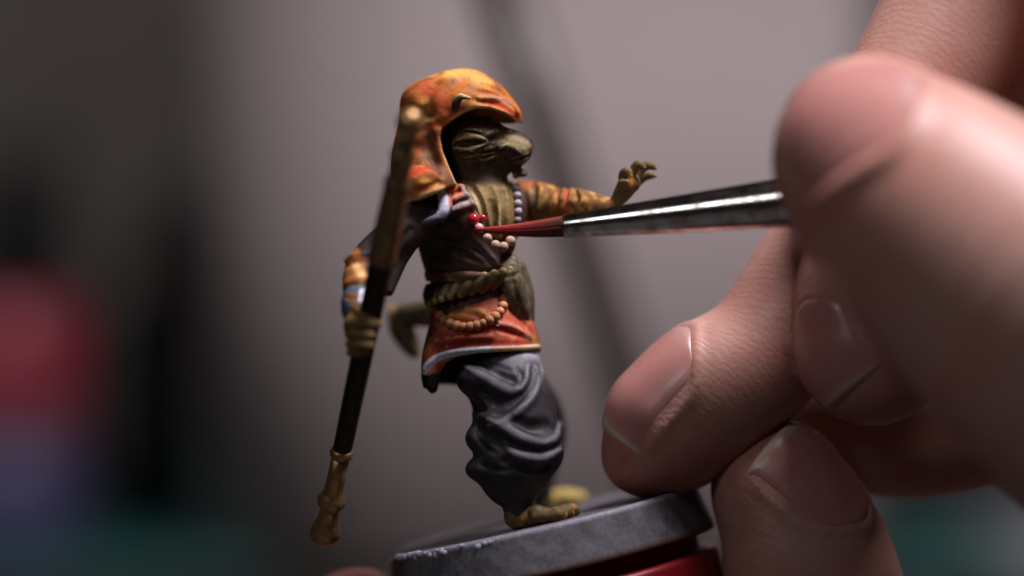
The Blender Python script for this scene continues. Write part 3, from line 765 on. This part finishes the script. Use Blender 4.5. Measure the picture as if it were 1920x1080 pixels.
# ---- trousers
f = Field(*box((828, 640), (1100, 960), -110, 480), 2.7)
f.chain([P(948, 684, 122), P(951, 725, 84), P(966, 790, 48), P(968, 845, 28), P(962, 885, 16), P(968, 925, 8), P(972, 962, 4)], [66, 76, 80, 80, 66, 36, 26], 1)
f.ell(P(896, 712, 62), (42, 62, 32), 20); f.ell(P(900, 822, 30), (28, 44, 26), 16); f.ell(P(902, 880, 20), (30, 44, 22), 16)
f.ell(P(1020, 850, 30), (36, 56, 34), 20)
f.chain([P(935, 700, 170), P(975, 760, 290), P(995, 805, 350), P(998, 860, 410), P(1012, 925, 450)], [66, 74, 72, 54, 26], 30)
f.groove([(902, 772, 10), (888, 766, 14), (866, 764, 20)], 12); f.groove([(892, 852, 5), (876, 850, 8)], 8)
f.groove([(908, 680, 6), (935, 700, 9), (964, 714, 7)], 8, -1)
f.groove([(1002, 690, 5), (990, 735, 8), (955, 768, 8), (915, 786, 5)], 9, -2)
f.groove([(905, 735, 8), (925, 752, 12), (945, 750, 8)], 14, -6)
f.groove([(962, 785, 9), (995, 800, 15), (1028, 796, 9)], 12, -6)
f.groove([(925, 812, 6), (972, 838, 9), (1015, 848, 9), (1050, 836, 6)], 8, -3)
f.groove([(945, 865, 6), (985, 875, 8), (1030, 872, 6)], 10, -3)
f.groove([(895, 800, 5), (930, 830, 7), (955, 852, 5)], 9, -2)
f.stroke([(872, 686, 5), (900, 703, 8), (935, 724, 9), (964, 733, 8), (984, 714, 7), (990, 685, 4)], 11, 2)
f.stroke([(1006, 694, 5), (1004, 722, 8), (988, 755, 9), (952, 784, 8), (915, 797, 5)], 11, 2)
f.stroke([(892, 776, 6), (915, 786, 9), (948, 804, 11), (982, 823, 12), (1018, 832, 11), (1042, 820, 9), (1048, 795, 7), (1044, 765, 4)], 10, 3)
f.stroke([(950, 845, 6), (982, 857, 10), (1020, 860, 10), (1050, 844, 6)], 10, 3)
for y0 in (932, 940, 948): f.groove([(944, y0, 2), (965, y0 + 3, 3), (995, y0 - 1, 2)], 3)
for q in ([(905, 668, 3), (930, 684, 4), (955, 694, 3)], [(970, 690, 3), (978, 706, 4), (972, 722, 3)], [(1010, 700, 3), (1003, 728, 4), (982, 752, 3)], [(930, 760, 3), (955, 752, 4), (975, 740, 3)], [(900, 790, 3), (922, 800, 4), (945, 815, 3)],
          [(890, 810, 3), (905, 835, 5), (930, 850, 3)], [(900, 870, 3), (925, 880, 5), (955, 882, 3)], [(985, 835, 3), (1015, 841, 3.5), (1040, 832, 2)], [(990, 885, 3), (1015, 882, 5), (1035, 868, 3)], [(880, 720, 3), (900, 735, 5), (920, 742, 3)]):
    f.groove(q, 5, -1)
def pt(V, F):
    p = Paint(V, srgb(44, 39, 43)); p.noise(srgb(60, 54, 58), 60, 0, 1, 0.5, 71)
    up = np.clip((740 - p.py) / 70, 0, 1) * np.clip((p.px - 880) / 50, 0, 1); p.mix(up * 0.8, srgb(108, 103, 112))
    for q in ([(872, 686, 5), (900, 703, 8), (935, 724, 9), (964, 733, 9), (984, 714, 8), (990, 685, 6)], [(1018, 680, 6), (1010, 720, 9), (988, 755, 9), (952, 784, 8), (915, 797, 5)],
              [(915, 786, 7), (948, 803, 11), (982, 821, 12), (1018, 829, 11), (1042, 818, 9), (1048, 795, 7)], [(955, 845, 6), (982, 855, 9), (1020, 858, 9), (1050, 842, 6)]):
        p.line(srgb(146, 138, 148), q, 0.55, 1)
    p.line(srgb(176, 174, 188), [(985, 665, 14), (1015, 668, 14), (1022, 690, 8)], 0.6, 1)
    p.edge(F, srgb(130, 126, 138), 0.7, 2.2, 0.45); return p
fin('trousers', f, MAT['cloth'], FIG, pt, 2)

# ---- feet
BN = np.array([-0.226, 0.024, 0.973]); BN /= np.linalg.norm(BN); BC = P(1019, 971, 222)
def base_z(p):                       # lift a point onto the tilted base top
    return BC[2] - ((p[0] - BC[0]) * BN[0] + (p[1] - BC[1]) * BN[1]) / BN[2]
def on_base(px, py, w, lift):
    p = P(px, py, w); p[2] = base_z(p) + lift; return p
f = Field(*box((938, 930), (1100, 1010), -80, 60), 1.8)
f.chain([P(971, 948, 2), on_base(968, 970, 0, 22), on_base(1000, 970, -6, 20), on_base(1034, 960, -8, 13)], [24, 21, 20, 13], 1)
for i, (w, xe, r) in enumerate(((-30, 1056, 11), (-14, 1070, 11), (6, 1080, 11), (22, 1074, 10))):
    f.chain([on_base(1006, 960, w * .7 - 4, 18), on_base(1030, 960, w, 15), on_base(xe - 10, 960, w, 14), on_base(xe, 960, w, 8)], [r + 2, r, r + 2, r - 3], 4)
f.ell(on_base(1008, 955, -20, 26), (15, 14, 13), 6)
f.groove([(985, 958, 2), (992, 970, 4), (990, 985, 2)], 4)
f.half(BC + BN * 1.0, -BN, 1)
def pt(V, F):
    p = Paint(V, srgb(98, 82, 50)); p.noise(srgb(134, 112, 66), 16, 0, 1, 0.6, 81); p.noise(srgb(206, 118, 40), 18, 0.6, 1.3, 0.7, 83)
    p.line(srgb(206, 110, 36), [(1030, 982, 8), (1060, 976, 6), (1080, 970, 5)], 0.8); p.edge(F, srgb(178, 156, 104), 0.3, 1.2, 0.7); return p
fin('foot', f, MAT['paint'], FIG, pt)
f = Field(*box((985, 880), (1120, 960), 400, 540), 2.6)
f.chain([on_base(1018, 930, 452, 34), on_base(1022, 940, 462, 20), on_base(1060, 940, 470, 18), on_base(1090, 940, 472, 12)], [22, 20, 19, 12], 1)
f.chain([on_base(1060, 940, 455, 16), on_base(1088, 940, 450, 10)], [14, 9], 4)
f.half(BC + BN * 1.0, -BN, 1)
def pt(V, F):
    p = Paint(V, srgb(150, 128, 66)); p.noise(srgb(190, 160, 84), 20, 0, 1, 0.6, 85); return p
fin('foot', f, MAT['paint'], FIG, pt)

# ---- tail hanging behind
f = Field(*box((705, 545), (860, 690), 200, 400), 3)
f.chain([P(850, 590, 215), P(800, 588, 285), P(764, 592, 335), P(752, 612, 350), P(766, 640, 350), P(776, 660, 345)], [32, 26, 25, 25, 22, 13], 1)
f.ell(P(745, 590, 345), (20, 20, 22), 8)
def pt(V, F):
    p = Paint(V, KHD); p.noise(KH, 24, 0, 1, 0.5, 91); p.line(srgb(206, 150, 100), [(732, 572, 10), (728, 600, 10)], 0.8, 0.8); return p
fin('tail', f, MAT['paint'], FIG, pt)

# ---- far sleeve and open hand
f = Field(*box((955, 325), (1170, 440), 40, 260), 2.2)
f.chain([P(960, 372, 210), P(988, 376, 190), P(1014, 383, 170), P(1040, 386, 152), P(1056, 387, 140), P(1080, 386, 128), P(1112, 388, 112), P(1148, 390, 92)], [34, 40, 42, 35, 31, 33, 27, 17], 1)
for x0 in (1046, 1062): f.groove([(x0 + 4, 352, 3), (x0, 375, 4), (x0 + 2, 410, 3)], 5)
f.stroke([(1057, 355, 4), (1053, 378, 5), (1055, 410, 4)], 4, 1); f.stroke([(1072, 356, 4), (1068, 380, 5)], 4, 1)
f.groove([(996, 340, 3), (1002, 365, 6), (1000, 400, 4)], 7); f.stroke([(1010, 342, 3), (1014, 362, 5), (1010, 390, 4)], 6, 0); f.stroke([(1086, 356, 3), (1092, 372, 5), (1084, 392, 4)], 7, 0); f.groove([(1078, 358, 3), (1082, 375, 4), (1074, 395, 3)], 5); f.groove([(1028, 350, 3), (1022, 372, 5), (1018, 405, 4)], 8); f.groove([(1118, 366, 3), (1105, 380, 4), (1098, 400, 3)], 8)
def pt(V, F):
    p = Paint(V, srgb(128, 82, 40)); p.noise(srgb(204, 152, 76), 26, 0, 1.1, 0.7, 95); p.noise(srgb(70, 56, 40), 30, 0.3, 1.2, 0.7, 96)
    p.line(srgb(140, 66, 34), [(1049, 355, 6), (1046, 410, 6)], 0.8); p.line(srgb(186, 78, 40), [(1064, 355, 7), (1062, 410, 7)], 0.8)
    p.line(srgb(78, 66, 48), [(1000, 370, 24), (1012, 400, 26)], 0.7, 0.9); p.line(srgb(170, 90, 60), [(985, 350, 12), (1000, 345, 10)], 0.7, 0.9); p.edge(F, YEL, 0.4, 1.4, 0.5); return p
fin('sleeve', f, MAT['paint'], FIG, pt)
f = Field(*box((1125, 290), (1245, 410), 20, 160), 1.6)
f.chain([P(1146, 392, 92), P(1158, 376, 88), P(1170, 358, 82), P(1178, 346, 80)], [14, 14, 18, 19], 1)
f.ell(P(1186, 344, 84), (15, 20, 13), 8)
for pts, r in (([(1168, 348, 62), (1168, 328, 60), (1176, 322, 55), (1182, 330, 50)], 8.5), ([(1180, 342, 74), (1188, 318, 72), (1198, 309, 68), (1207, 314, 64)], 8.5), ([(1190, 342, 92), (1204, 318, 92), (1216, 310, 90), (1228, 315, 88)], 8), ([(1194, 346, 106), (1208, 334, 108), (1218, 329, 108), (1229, 330, 106)], 6.5), ([(1162, 356, 70), (1166, 344, 52), (1176, 340, 40)], 7)):
    f.chain([P(*q) for q in pts], [r, r, r + 1, r * .55][4 - len(pts):], 4)
def pt(V, F):
    p = Paint(V, srgb(104, 84, 52)); p.line(srgb(214, 130, 40), [(1182, 332, 8), (1184, 350, 7)], 0.8, 1); p.line(srgb(190, 110, 60), [(1146, 382, 9), (1150, 392, 9)], 0.7); p.edge(F, srgb(196, 164, 110), 0.25, 1.1, 0.85); return p
fin('open_hand', f, MAT['paint'], FIG, pt)

# ---- round base, 25 mm
ea = np.array([1, 0, 0.213]); ea = ea - BN * (ea @ BN); ea /= np.linalg.norm(ea); eb = np.cross(BN, ea)
def disc(prof, seg=120, jit=0.0, seed=0):
    r_ = np.random.default_rng(seed); V = []; F = []
    ph = r_.random(8) * 6.28
    for j, (r, hgt) in enumerate(prof):
        for i in range(seg):
            a = 2 * math.pi * i / seg
            n = sum(math.sin(a * (5 + 7 * q) + ph[q] + j * .7) for q in range(8)) / 8
            rr = r + jit * n; V.append(BC + ea * rr * math.cos(a) + eb * rr * math.sin(a) + BN * (hgt + jit * 0.5 * n))
    for j in range(len(prof) - 1):
        for i in range(seg): F.append((j * seg + i, j * seg + (i + 1) % seg, (j + 1) * seg + (i + 1) % seg, (j + 1) * seg + i))
    F.append(tuple(reversed(range(seg)))); F.append(tuple((len(prof) - 1) * seg + i for i in range(seg)))
    return np.array(V), F
prof = [(300, -90), (319, -90), (322, -86), (321, -80)] + [(321 - 16 * t, -80 + 74 * t) for t in np.linspace(0.08, 1, 14)] + [(303, -2), (298, 0), (290, 0), (230, 0.5), (150, 1), (60, 0.5)]
V, F = disc(prof, 200, 0.8)
o = new_obj('base', V, F, MAT['stone'], FIG); o['label'] = 'round grey base with chipped pale rim'
p = Paint(V, srgb(104, 100, 106)); hgt = (V - BC) @ BN; rad = np.linalg.norm(V - BC - np.outer(hgt, BN), axis=1)
p.noise(srgb(78, 74, 78), 60, 0, 1, 0.6, 101)
top = np.clip((rad < 296).astype(float), 0, 1); p.mix(top * 0.5, srgb(84, 79, 84)); 
p.mix(((hgt > -8) & (rad > 292)).astype(float) * 0.6, srgb(160, 156, 170))
p.mix(np.clip((-hgt - 74) / 8, 0, 1) * 0.8, srgb(96, 62, 40))
p.mix(((p.px < 775) & (p.px > 722) & (hgt < -8)).astype(float) * np.clip((775 - p.px) / 25, 0, 1) * 0.85, srgb(26, 25, 27))
set_paint(o, p.C)
# flaked paint along the rim
for i in range(30):
    a = math.pi * (1.06 + 0.36 * rng.random()); r = 304.5; h0 = -4 - 9 * rng.random() ** 1.5
    c = BC + ea * r * math.cos(a) + eb * r * math.sin(a) + BN * h0
    bead(c, 3.0 + 4.5 * rng.random(), [srgb(176, 172, 190)], o, MAT['stone'], sq=(1.3, 0.5, 0.9), seed=200 + i).name = 'paint_flake'
# scribed line across the top
# ---- red painting handle under the base
V, F = disc([(60, -92), (280, -93), (284, -98), (284, -122), (308, -123), (316, -128), (318, -136), (320, -330), (300, -420), (296, -900)], 120)
HND = new_obj('painting_handle', V, F, plain('glossy_red_plastic', (0.27, 0.007, 0.015), 0.38, var=0.12, nscale=600, bump=2e-5)); tag(HND, 'glossy red painting handle under the grey round base', 'handle')

# ================================================================== PAINTBRUSH
B = thing('paintbrush', P(1490, 378, -150), 'fine paintbrush with red wet bristles and silver ferrule touching the beads', 'paintbrush')
f0 = P(1058, 424.5, -50); f1 = P(1500, 377, -152); fd = (f1 - f0) / np.linalg.norm(f1 - f0)
L1 = np.linalg.norm(f1 - f0)
pr = [(0, 19.0), (0.5, 21.3), (5, 21.8), (60, 25), (150, 30.5), (300, 39.5), (420, 46.5), (520, 50), (640, 50.5)]
V, F = lathe([f0 + fd * d for d, r in pr], [r for d, r in pr], 64)
def chrome():
    t = NT('nickel_ferrule'); n = t.noise(900, 6, .65); n2 = t.n('ShaderNodeTexNoise', {'Vector': t.n('ShaderNodeMapping', {'Vector': t.tc.outputs['Object'], 'Scale': (300, 4000, 4000)}).outputs[0], 'Scale': 1.0, 'Detail': 3.0}).outputs['Fac']
    t.set(Base_Color=t.ramp(n, .42, .66, (.74, .71, .70, 1), (.30, .21, .15, 1)), Metallic=1.0, Roughness=t.ramp(n, .35, .7, (.10,) * 3 + (1,), (.26,) * 3 + (1,)), Normal=t.bump(n2, 2.0e-6, .6)); return t.m
o = new_obj('ferrule', V, F, chrome(), B)
for pgn in o.data.polygons:
    if len(pgn.vertices) > 4: pgn.use_smooth = False
pr = [(640, 49), (900, 60), (1300, 66), (2100, 52), (3600, 24)]
V, F = lathe([f0 + fd * d for d, r in pr], [r for d, r in pr], 40); new_obj('handle', V, F, plain('lacquered_handle', (0.02, 0.012, 0.012), 0.25), B)
# bristles: a tapered tuft of strands
tip = b2 + np.array([-5.0, -8.0, -2.0])
def bristle_mat():
    t = NT('wet_bristles'); a = t.n('ShaderNodeAttribute', attribute_name='along').outputs['Fac']; r = t.n('ShaderNodeAttribute', attribute_name='strand').outputs['Fac']
    c = t.mixc(t.ramp(a, 0.35, 1.0), (0.40, 0.014, 0.028, 1), (0.075, 0.02, 0.018, 1)); c = t.mixc(t.ramp(r, 0.4, 1.0, (0, 0, 0, 1), (.6, .6, .6, 1)), c, (0.34, 0.10, 0.045, 1))
    t.set(Base_Color=c, Roughness=0.5); t.b.inputs['Specular IOR Level'].default_value = 0.3; return t.m
V = []; F = []; AL_ = []; ST = []; S = 5
for i in range(420):
    rr = math.sqrt(rng.random()); an = rng.random() * 6.28; st = rng.random(); ln = 1 - 0.10 * rng.random() ** 2 * (rr > .3)
    s_ = np.cross(fd, [0, 1, 0]); s_ /= np.linalg.norm(s_); t_ = np.cross(fd, s_); base = len(V)
    for j in range(9):
        u = j / 8 * ln; ctr = f0 * (1 - u) + tip * u + np.array([0, 0, -9.0]) * math.sin(math.pi * u) * .45
        env = (17.5 * (1 - u) ** 0.85 + 0.8) * (1 + 0.10 * math.sin(math.pi * u))
        c = ctr + (s_ * math.cos(an) + t_ * math.sin(an)) * env * rr; rad = 2.1 * (1 - 0.55 * u)
        for k in range(S):
            b = 2 * math.pi * k / S; V.append(c + rad * (s_ * math.cos(b) + t_ * math.sin(b))); AL_.append(1 - u); ST.append(st)
    for j in range(8):
        for k in range(S): F.append((base + j * S + k, base + j * S + (k + 1) % S, base + (j + 1) * S + (k + 1) % S, base + (j + 1) * S + k))
o = new_obj('bristles', np.array(V), np.array(F), bristle_mat(), B); o['kind'] = 'stuff'; set_val(o, 'along', AL_); set_val(o, 'strand', ST)

# ================================================================== HANDS
def skin_hit(f, p, n, up=110, down=130, st=1.5):
    t = np.arange(up, -down, -st); Q = p + n[None] * t[:, None]
    g = (Q - f.lo) / f.h; i = np.clip(np.floor(g).astype(int), 0, np.array(f.D.shape) - 2); u = np.clip(g - i, 0, 1)
    v = 0
    for a in (0, 1):
        for b in (0, 1):
            for c in (0, 1):
                v = v + f.D[i[:, 0] + a, i[:, 1] + b, i[:, 2] + c] * np.where(a, u[:, 0], 1 - u[:, 0]) * np.where(b, u[:, 1], 1 - u[:, 1]) * np.where(c, u[:, 2], 1 - u[:, 2])
    k = np.nonzero(v < 0)[0]
    if len(k) == 0: return t[int(np.argmin(v))]
    return t[k[0]] + (st * (-v[k[0]]) / (v[k[0] - 1] - v[k[0]] + 1e-6) if k[0] else 0)
def nail(f, parent, c, n, a, L, W, fold=8, lift=4.0, thick=5, free=0.80, k=10, show=1.0):
    """plate laid on the finger surface (a points to the free edge, n outwards) with skin folds raised round it"""
    a, b, n = basis(n, a); NU, NV = 30, 22; G = np.zeros((NU + 1, NV + 1, 3)); H = np.zeros((NU + 1, NV + 1)); fr = []; lu = []; acr = []
    S_ = np.linspace(-1, 1, NU + 1); T_ = np.linspace(-1, 1, NV + 1)
    for i, s in enumerate(S_):
        hw = W * (1 - max(0, (-s - 0.30) / 0.70) ** 2.4 * 0.40 - max(0, (s - 0.75) / 0.25) ** 3 * 0.10)
        for j, t in enumerate(T_):
            ss = s * L * (1 - (0.12 if s > 0 else 0.34) * t * t * abs(s) ** 2)
            G[i, j] = c + a * ss + b * hw * t; H[i, j] = skin_hit(f, G[i, j], n)
    for _ in range(3): H[1:-1, 1:-1] = (H[1:-1, 1:-1] * 2 + H[:-2, 1:-1] + H[2:, 1:-1] + H[1:-1, :-2] + H[1:-1, 2:]) / 6
    i0 = int(np.argmin(abs(S_ - (free - 0.10)))); i1 = int(np.argmin(abs(S_ - (free - 0.40))))
    sl = (H[i0] - H[i1]) / (S_[i0] - S_[i1]); 
    for i in range(i0, NU + 1): H[i] = np.maximum(H[i], H[i0] + sl * (S_[i] - S_[i0]) * (1.0 + 0.5 * (S_[i] - S_[i0]) / 0.2))
    V = []
    for lay in (0, 1):
        for i, s in enumerate(S_):
            for j, t in enumerate(T_):
                e = max(abs(t) if s < free else abs(t) * 0.93, -s); up = lift + 2.5 * (1 - t * t) - 9 * max(0, (e - 0.86) / 0.14) ** 1.5
                V.append(G[i, j] + n * (H[i, j] + up - thick * lay)); fr.append(show * np.clip((s - free + 0.06 * (1 - t * t) - 0.04) / 0.05, 0, 1)); lu.append(np.clip((-s - 0.62 - .3 * t * t) / 0.15, 0, 1) * .6); acr.append(t)
    m = (NU + 1) * (NV + 1); F = []
    for lay in (0, 1):
        for i in range(NU):
            for j in range(NV):
                q = (i * (NV + 1) + j, (i + 1) * (NV + 1) + j, (i + 1) * (NV + 1) + j + 1, i * (NV + 1) + j + 1); q = tuple(v + lay * m for v in q)
                F.append(q if lay == 0 else q[::-1])
    def strip(ids):
        for u, v in zip(ids[:-1], ids[1:]): F.append((u, v, v + m, u + m))
    strip([i * (NV + 1) for i in range(NU + 1)][::-1]); strip([i * (NV + 1) + NV for i in range(NU + 1)]); strip([j for j in range(NV + 1)]); strip([NU * (NV + 1) + j for j in range(NV + 1)][::-1])
    o = new_obj('fingernail', np.array(V), np.array(F), MAT['nail'], parent)
    set_val(o, 'free', fr); set_val(o, 'lunula', lu); set_val(o, 'across', acr)
    path = []
    for s, t in ((0.72, -1.0), (0.4, -1.06), (0, -1.08), (-0.4, -1.06), (-0.72, -0.88), (-0.95, -0.55), (-1.06, 0), (-0.95, 0.55), (-0.72, 0.88), (-0.4, 1.06), (0, 1.08), (0.4, 1.06), (0.72, 1.0)):
        q = c + a * s * L * (1 - (0 if s > 0 else .20) * t * t * s * s) + b * W * t * (1 - max(0, (-s - 0.30) / 0.70) ** 2.4 * 0.30); path.append(q + n * (skin_hit(f, q, n) + 0.5))
    f.chain(path, [fold * .5] + [fold] * 11 + [fold * .5], k)
    return o
def tips(V, spots):
    t = np.zeros(len(V))
    for c, r in spots: t = np.maximum(t, np.clip(1.2 - np.linalg.norm(V - c, axis=1) / r, 0, 1))
    return t

# ---- hand with the brush
RH = thing('hand', P(2500, 900, 0), 'hand pinching the paintbrush, large blurred thumb in front, fingers bent behind', 'hand', 'hands of the painter')
f = Field(*box((1085, -330), (2480, 1180), -900, 620), 7.0)
TH = [P(1632, 300, -400), P(1700, 352, -450), P(1820, 455, -540), P(2050, 640, -620), P(2330, 820, -580)]
IDX = [P(1630, 318, 15), P(1735, 150, 70), P(1850, -60, 110), P(1960, -220, 60), P(2150, 60, 40), P(2360, 330, 30)]
MID = [P(1636, 652, -30), P(1648, 520, 0), P(1720, 320, 110), P(1850, 140, 240), P(2100, 200, 260), P(2360, 430, 180)]
RING = [P(1262, 796, 112), P(1335, 735, 112), P(1438, 655, 118), P(1560, 490, 150), P(1720, 330, 260), P(2000, 330, 330), P(2360, 560, 260)]
PINK = [P(1560, 822, 330), P(1720, 832, 330), P(1900, 800, 390), P(2060, 760, 360), P(2360, 780, 300)]
f.chain(RING, [132, 138, 126, 134, 140, 150, 160], 12)
f.chain(PINK, [100, 110, 114, 130, 180], 8)
f.chain(MID, [146, 152, 150, 152, 160, 180], 8)
f.chain(IDX, [140, 145, 156, 168, 180, 200], 8)
f.chain([P(2250, 560, -250), P(2330, 600, 60), P(2340, 760, 160)], [250, 330, 330], 60)
f.chain([P(2120, 330, 330), P(2160, 560, 380), P(2250, 760, 330)], [180, 220, 240], 60)
f.chain(TH, [172, 200, 232, 280, 330], 30)
f.ell(P(1670, 450, -390), (135, 140, 115), 60)
f.ell(P(1205, 862, 105), (76, 96, 68), 40)
nail(f, RH, P(1282, 778, 112) + 134 * np.array((-0.64, -0.40, 0.65)), (-0.64, -0.40, 0.65), P(1128, 792, 60) - P(1335, 606, 60), 128, 106, fold=4.5, k=16, free=0.87)
nail(f, RH, P(1640, 640, -26) + 140 * np.array((-0.80, -0.59, -0.08)), (-0.80, -0.59, -0.08), (0.36, -0.36, -0.86), 98, 92, fold=3, k=5, free=0.86, show=0.6)
nail(f, RH, P(1634, 292, -400) + 170 * np.array((-0.36, -0.84, 0.40)), (-0.36, -0.84, 0.40), (-0.78, 0.25, -0.34), 145, 132, fold=6, k=36, show=0.2, free=0.9)
V, F = f.mesh(); V = relax(V, F, 3, 0.5)
o = new_obj('skin', V, F, MAT['skin'], RH); set_val(o, 'tip', tips(V, [(P(1190, 860, 60), 190), (P(1610, 700, 0), 220), (P(1540, 400, -430), 300), (P(1600, 330, 0), 200)]))

# ---- hand that holds the handle
LH = thing('hand', P(1100, 1900, 300), 'hand gripping the red handle from below, one fingertip rising at the right of the base', 'hand', 'hands of the painter')
f = Field(*box((430, 740), (1900, 1900), -160, 900), 8.5)
FA = [P(1462, 908, 118), P(1498, 1000, 118), P(1530, 1120, 130), P(1580, 1400, 220), P(1480, 1750, 420)]
FB = [P(672, 1188, 270), P(640, 1240, 280), P(600, 1400, 330), P(760, 1750, 430)]
f.chain(FA, [122, 150, 172, 180, 200], 10); f.chain(FB, [128, 150, 165, 200], 10)
f.chain([P(1600, 1350, 420), P(1560, 1600, 520), P(1400, 1800, 560)], [150, 170, 200], 20)
f.chain([P(740, 1800, 470), P(1050, 1850, 640), P(1450, 1800, 520)], [230, 260, 230], 60)
f.ell(P(1400, 920, 110), (60, 90, 80), 40)
la_n = np.array((0.42, -0.76, 0.50)); la_n /= np.linalg.norm(la_n)
nail(f, LH, P(1486, 946, 118) + la_n * 135, la_n, P(1425, 820, 60) - P(1560, 1000, 60), 118, 98, fold=5, k=14, free=0.86)
V, F = f.mesh(); V = relax(V, F, 3, 0.5)
o = new_obj('skin', V, F, MAT['skin'], LH); set_val(o, 'tip', tips(V, [(P(1430, 850, 60), 150), (P(650, 1080, 200), 160)]))

# small stray fibres the macro lens shows on the tunic
def thread(name, pts, r, mat, parent):
    q = catmull(pts, 6); V = []; F = []; S = 6
    for i, p in enumerate(q):
        d = q[min(i + 1, len(q) - 1)] - q[max(i - 1, 0)]; d /= np.linalg.norm(d) + 1e-9
        u = np.cross(d, [0.3, 1, 0.2]); u /= np.linalg.norm(u); v = np.cross(d, u)
        for k in range(S): V.append(p + r * (math.cos(k * 1.0472) * u + math.sin(k * 1.0472) * v))
    for i in range(len(q) - 1):
        for k in range(S): F.append((i * S + k, i * S + (k + 1) % S, (i + 1) * S + (k + 1) % S, (i + 1) * S + k))
    return new_obj(name, np.array(V), np.array(F), mat, parent)
m_fibre = plain('white_fibre', (0.7, 0.68, 0.66), 0.6)
sw = SKIRT.depth(934, 606) - 2
thread('fibre', [P(930, 608, sw), P(933, 611, sw - 3), P(937, 609, sw - 4), P(937, 604, sw - 3), P(933, 602, sw - 2)], 0.8, m_fibre, skirt)
for x, y in ((838, 652), (882, 621)):
    w_ = SKIRT.depth(x, y) - 1; thread('fibre', [P(x, y, w_), P(x + 1, y - 3, w_ - 2), P(x - 1, y - 6, w_ - 4)], 0.7, m_fibre, skirt)
print('triangles', sum(len(o.data.polygons) * 2 for o in bpy.data.objects if o.type == 'MESH'))
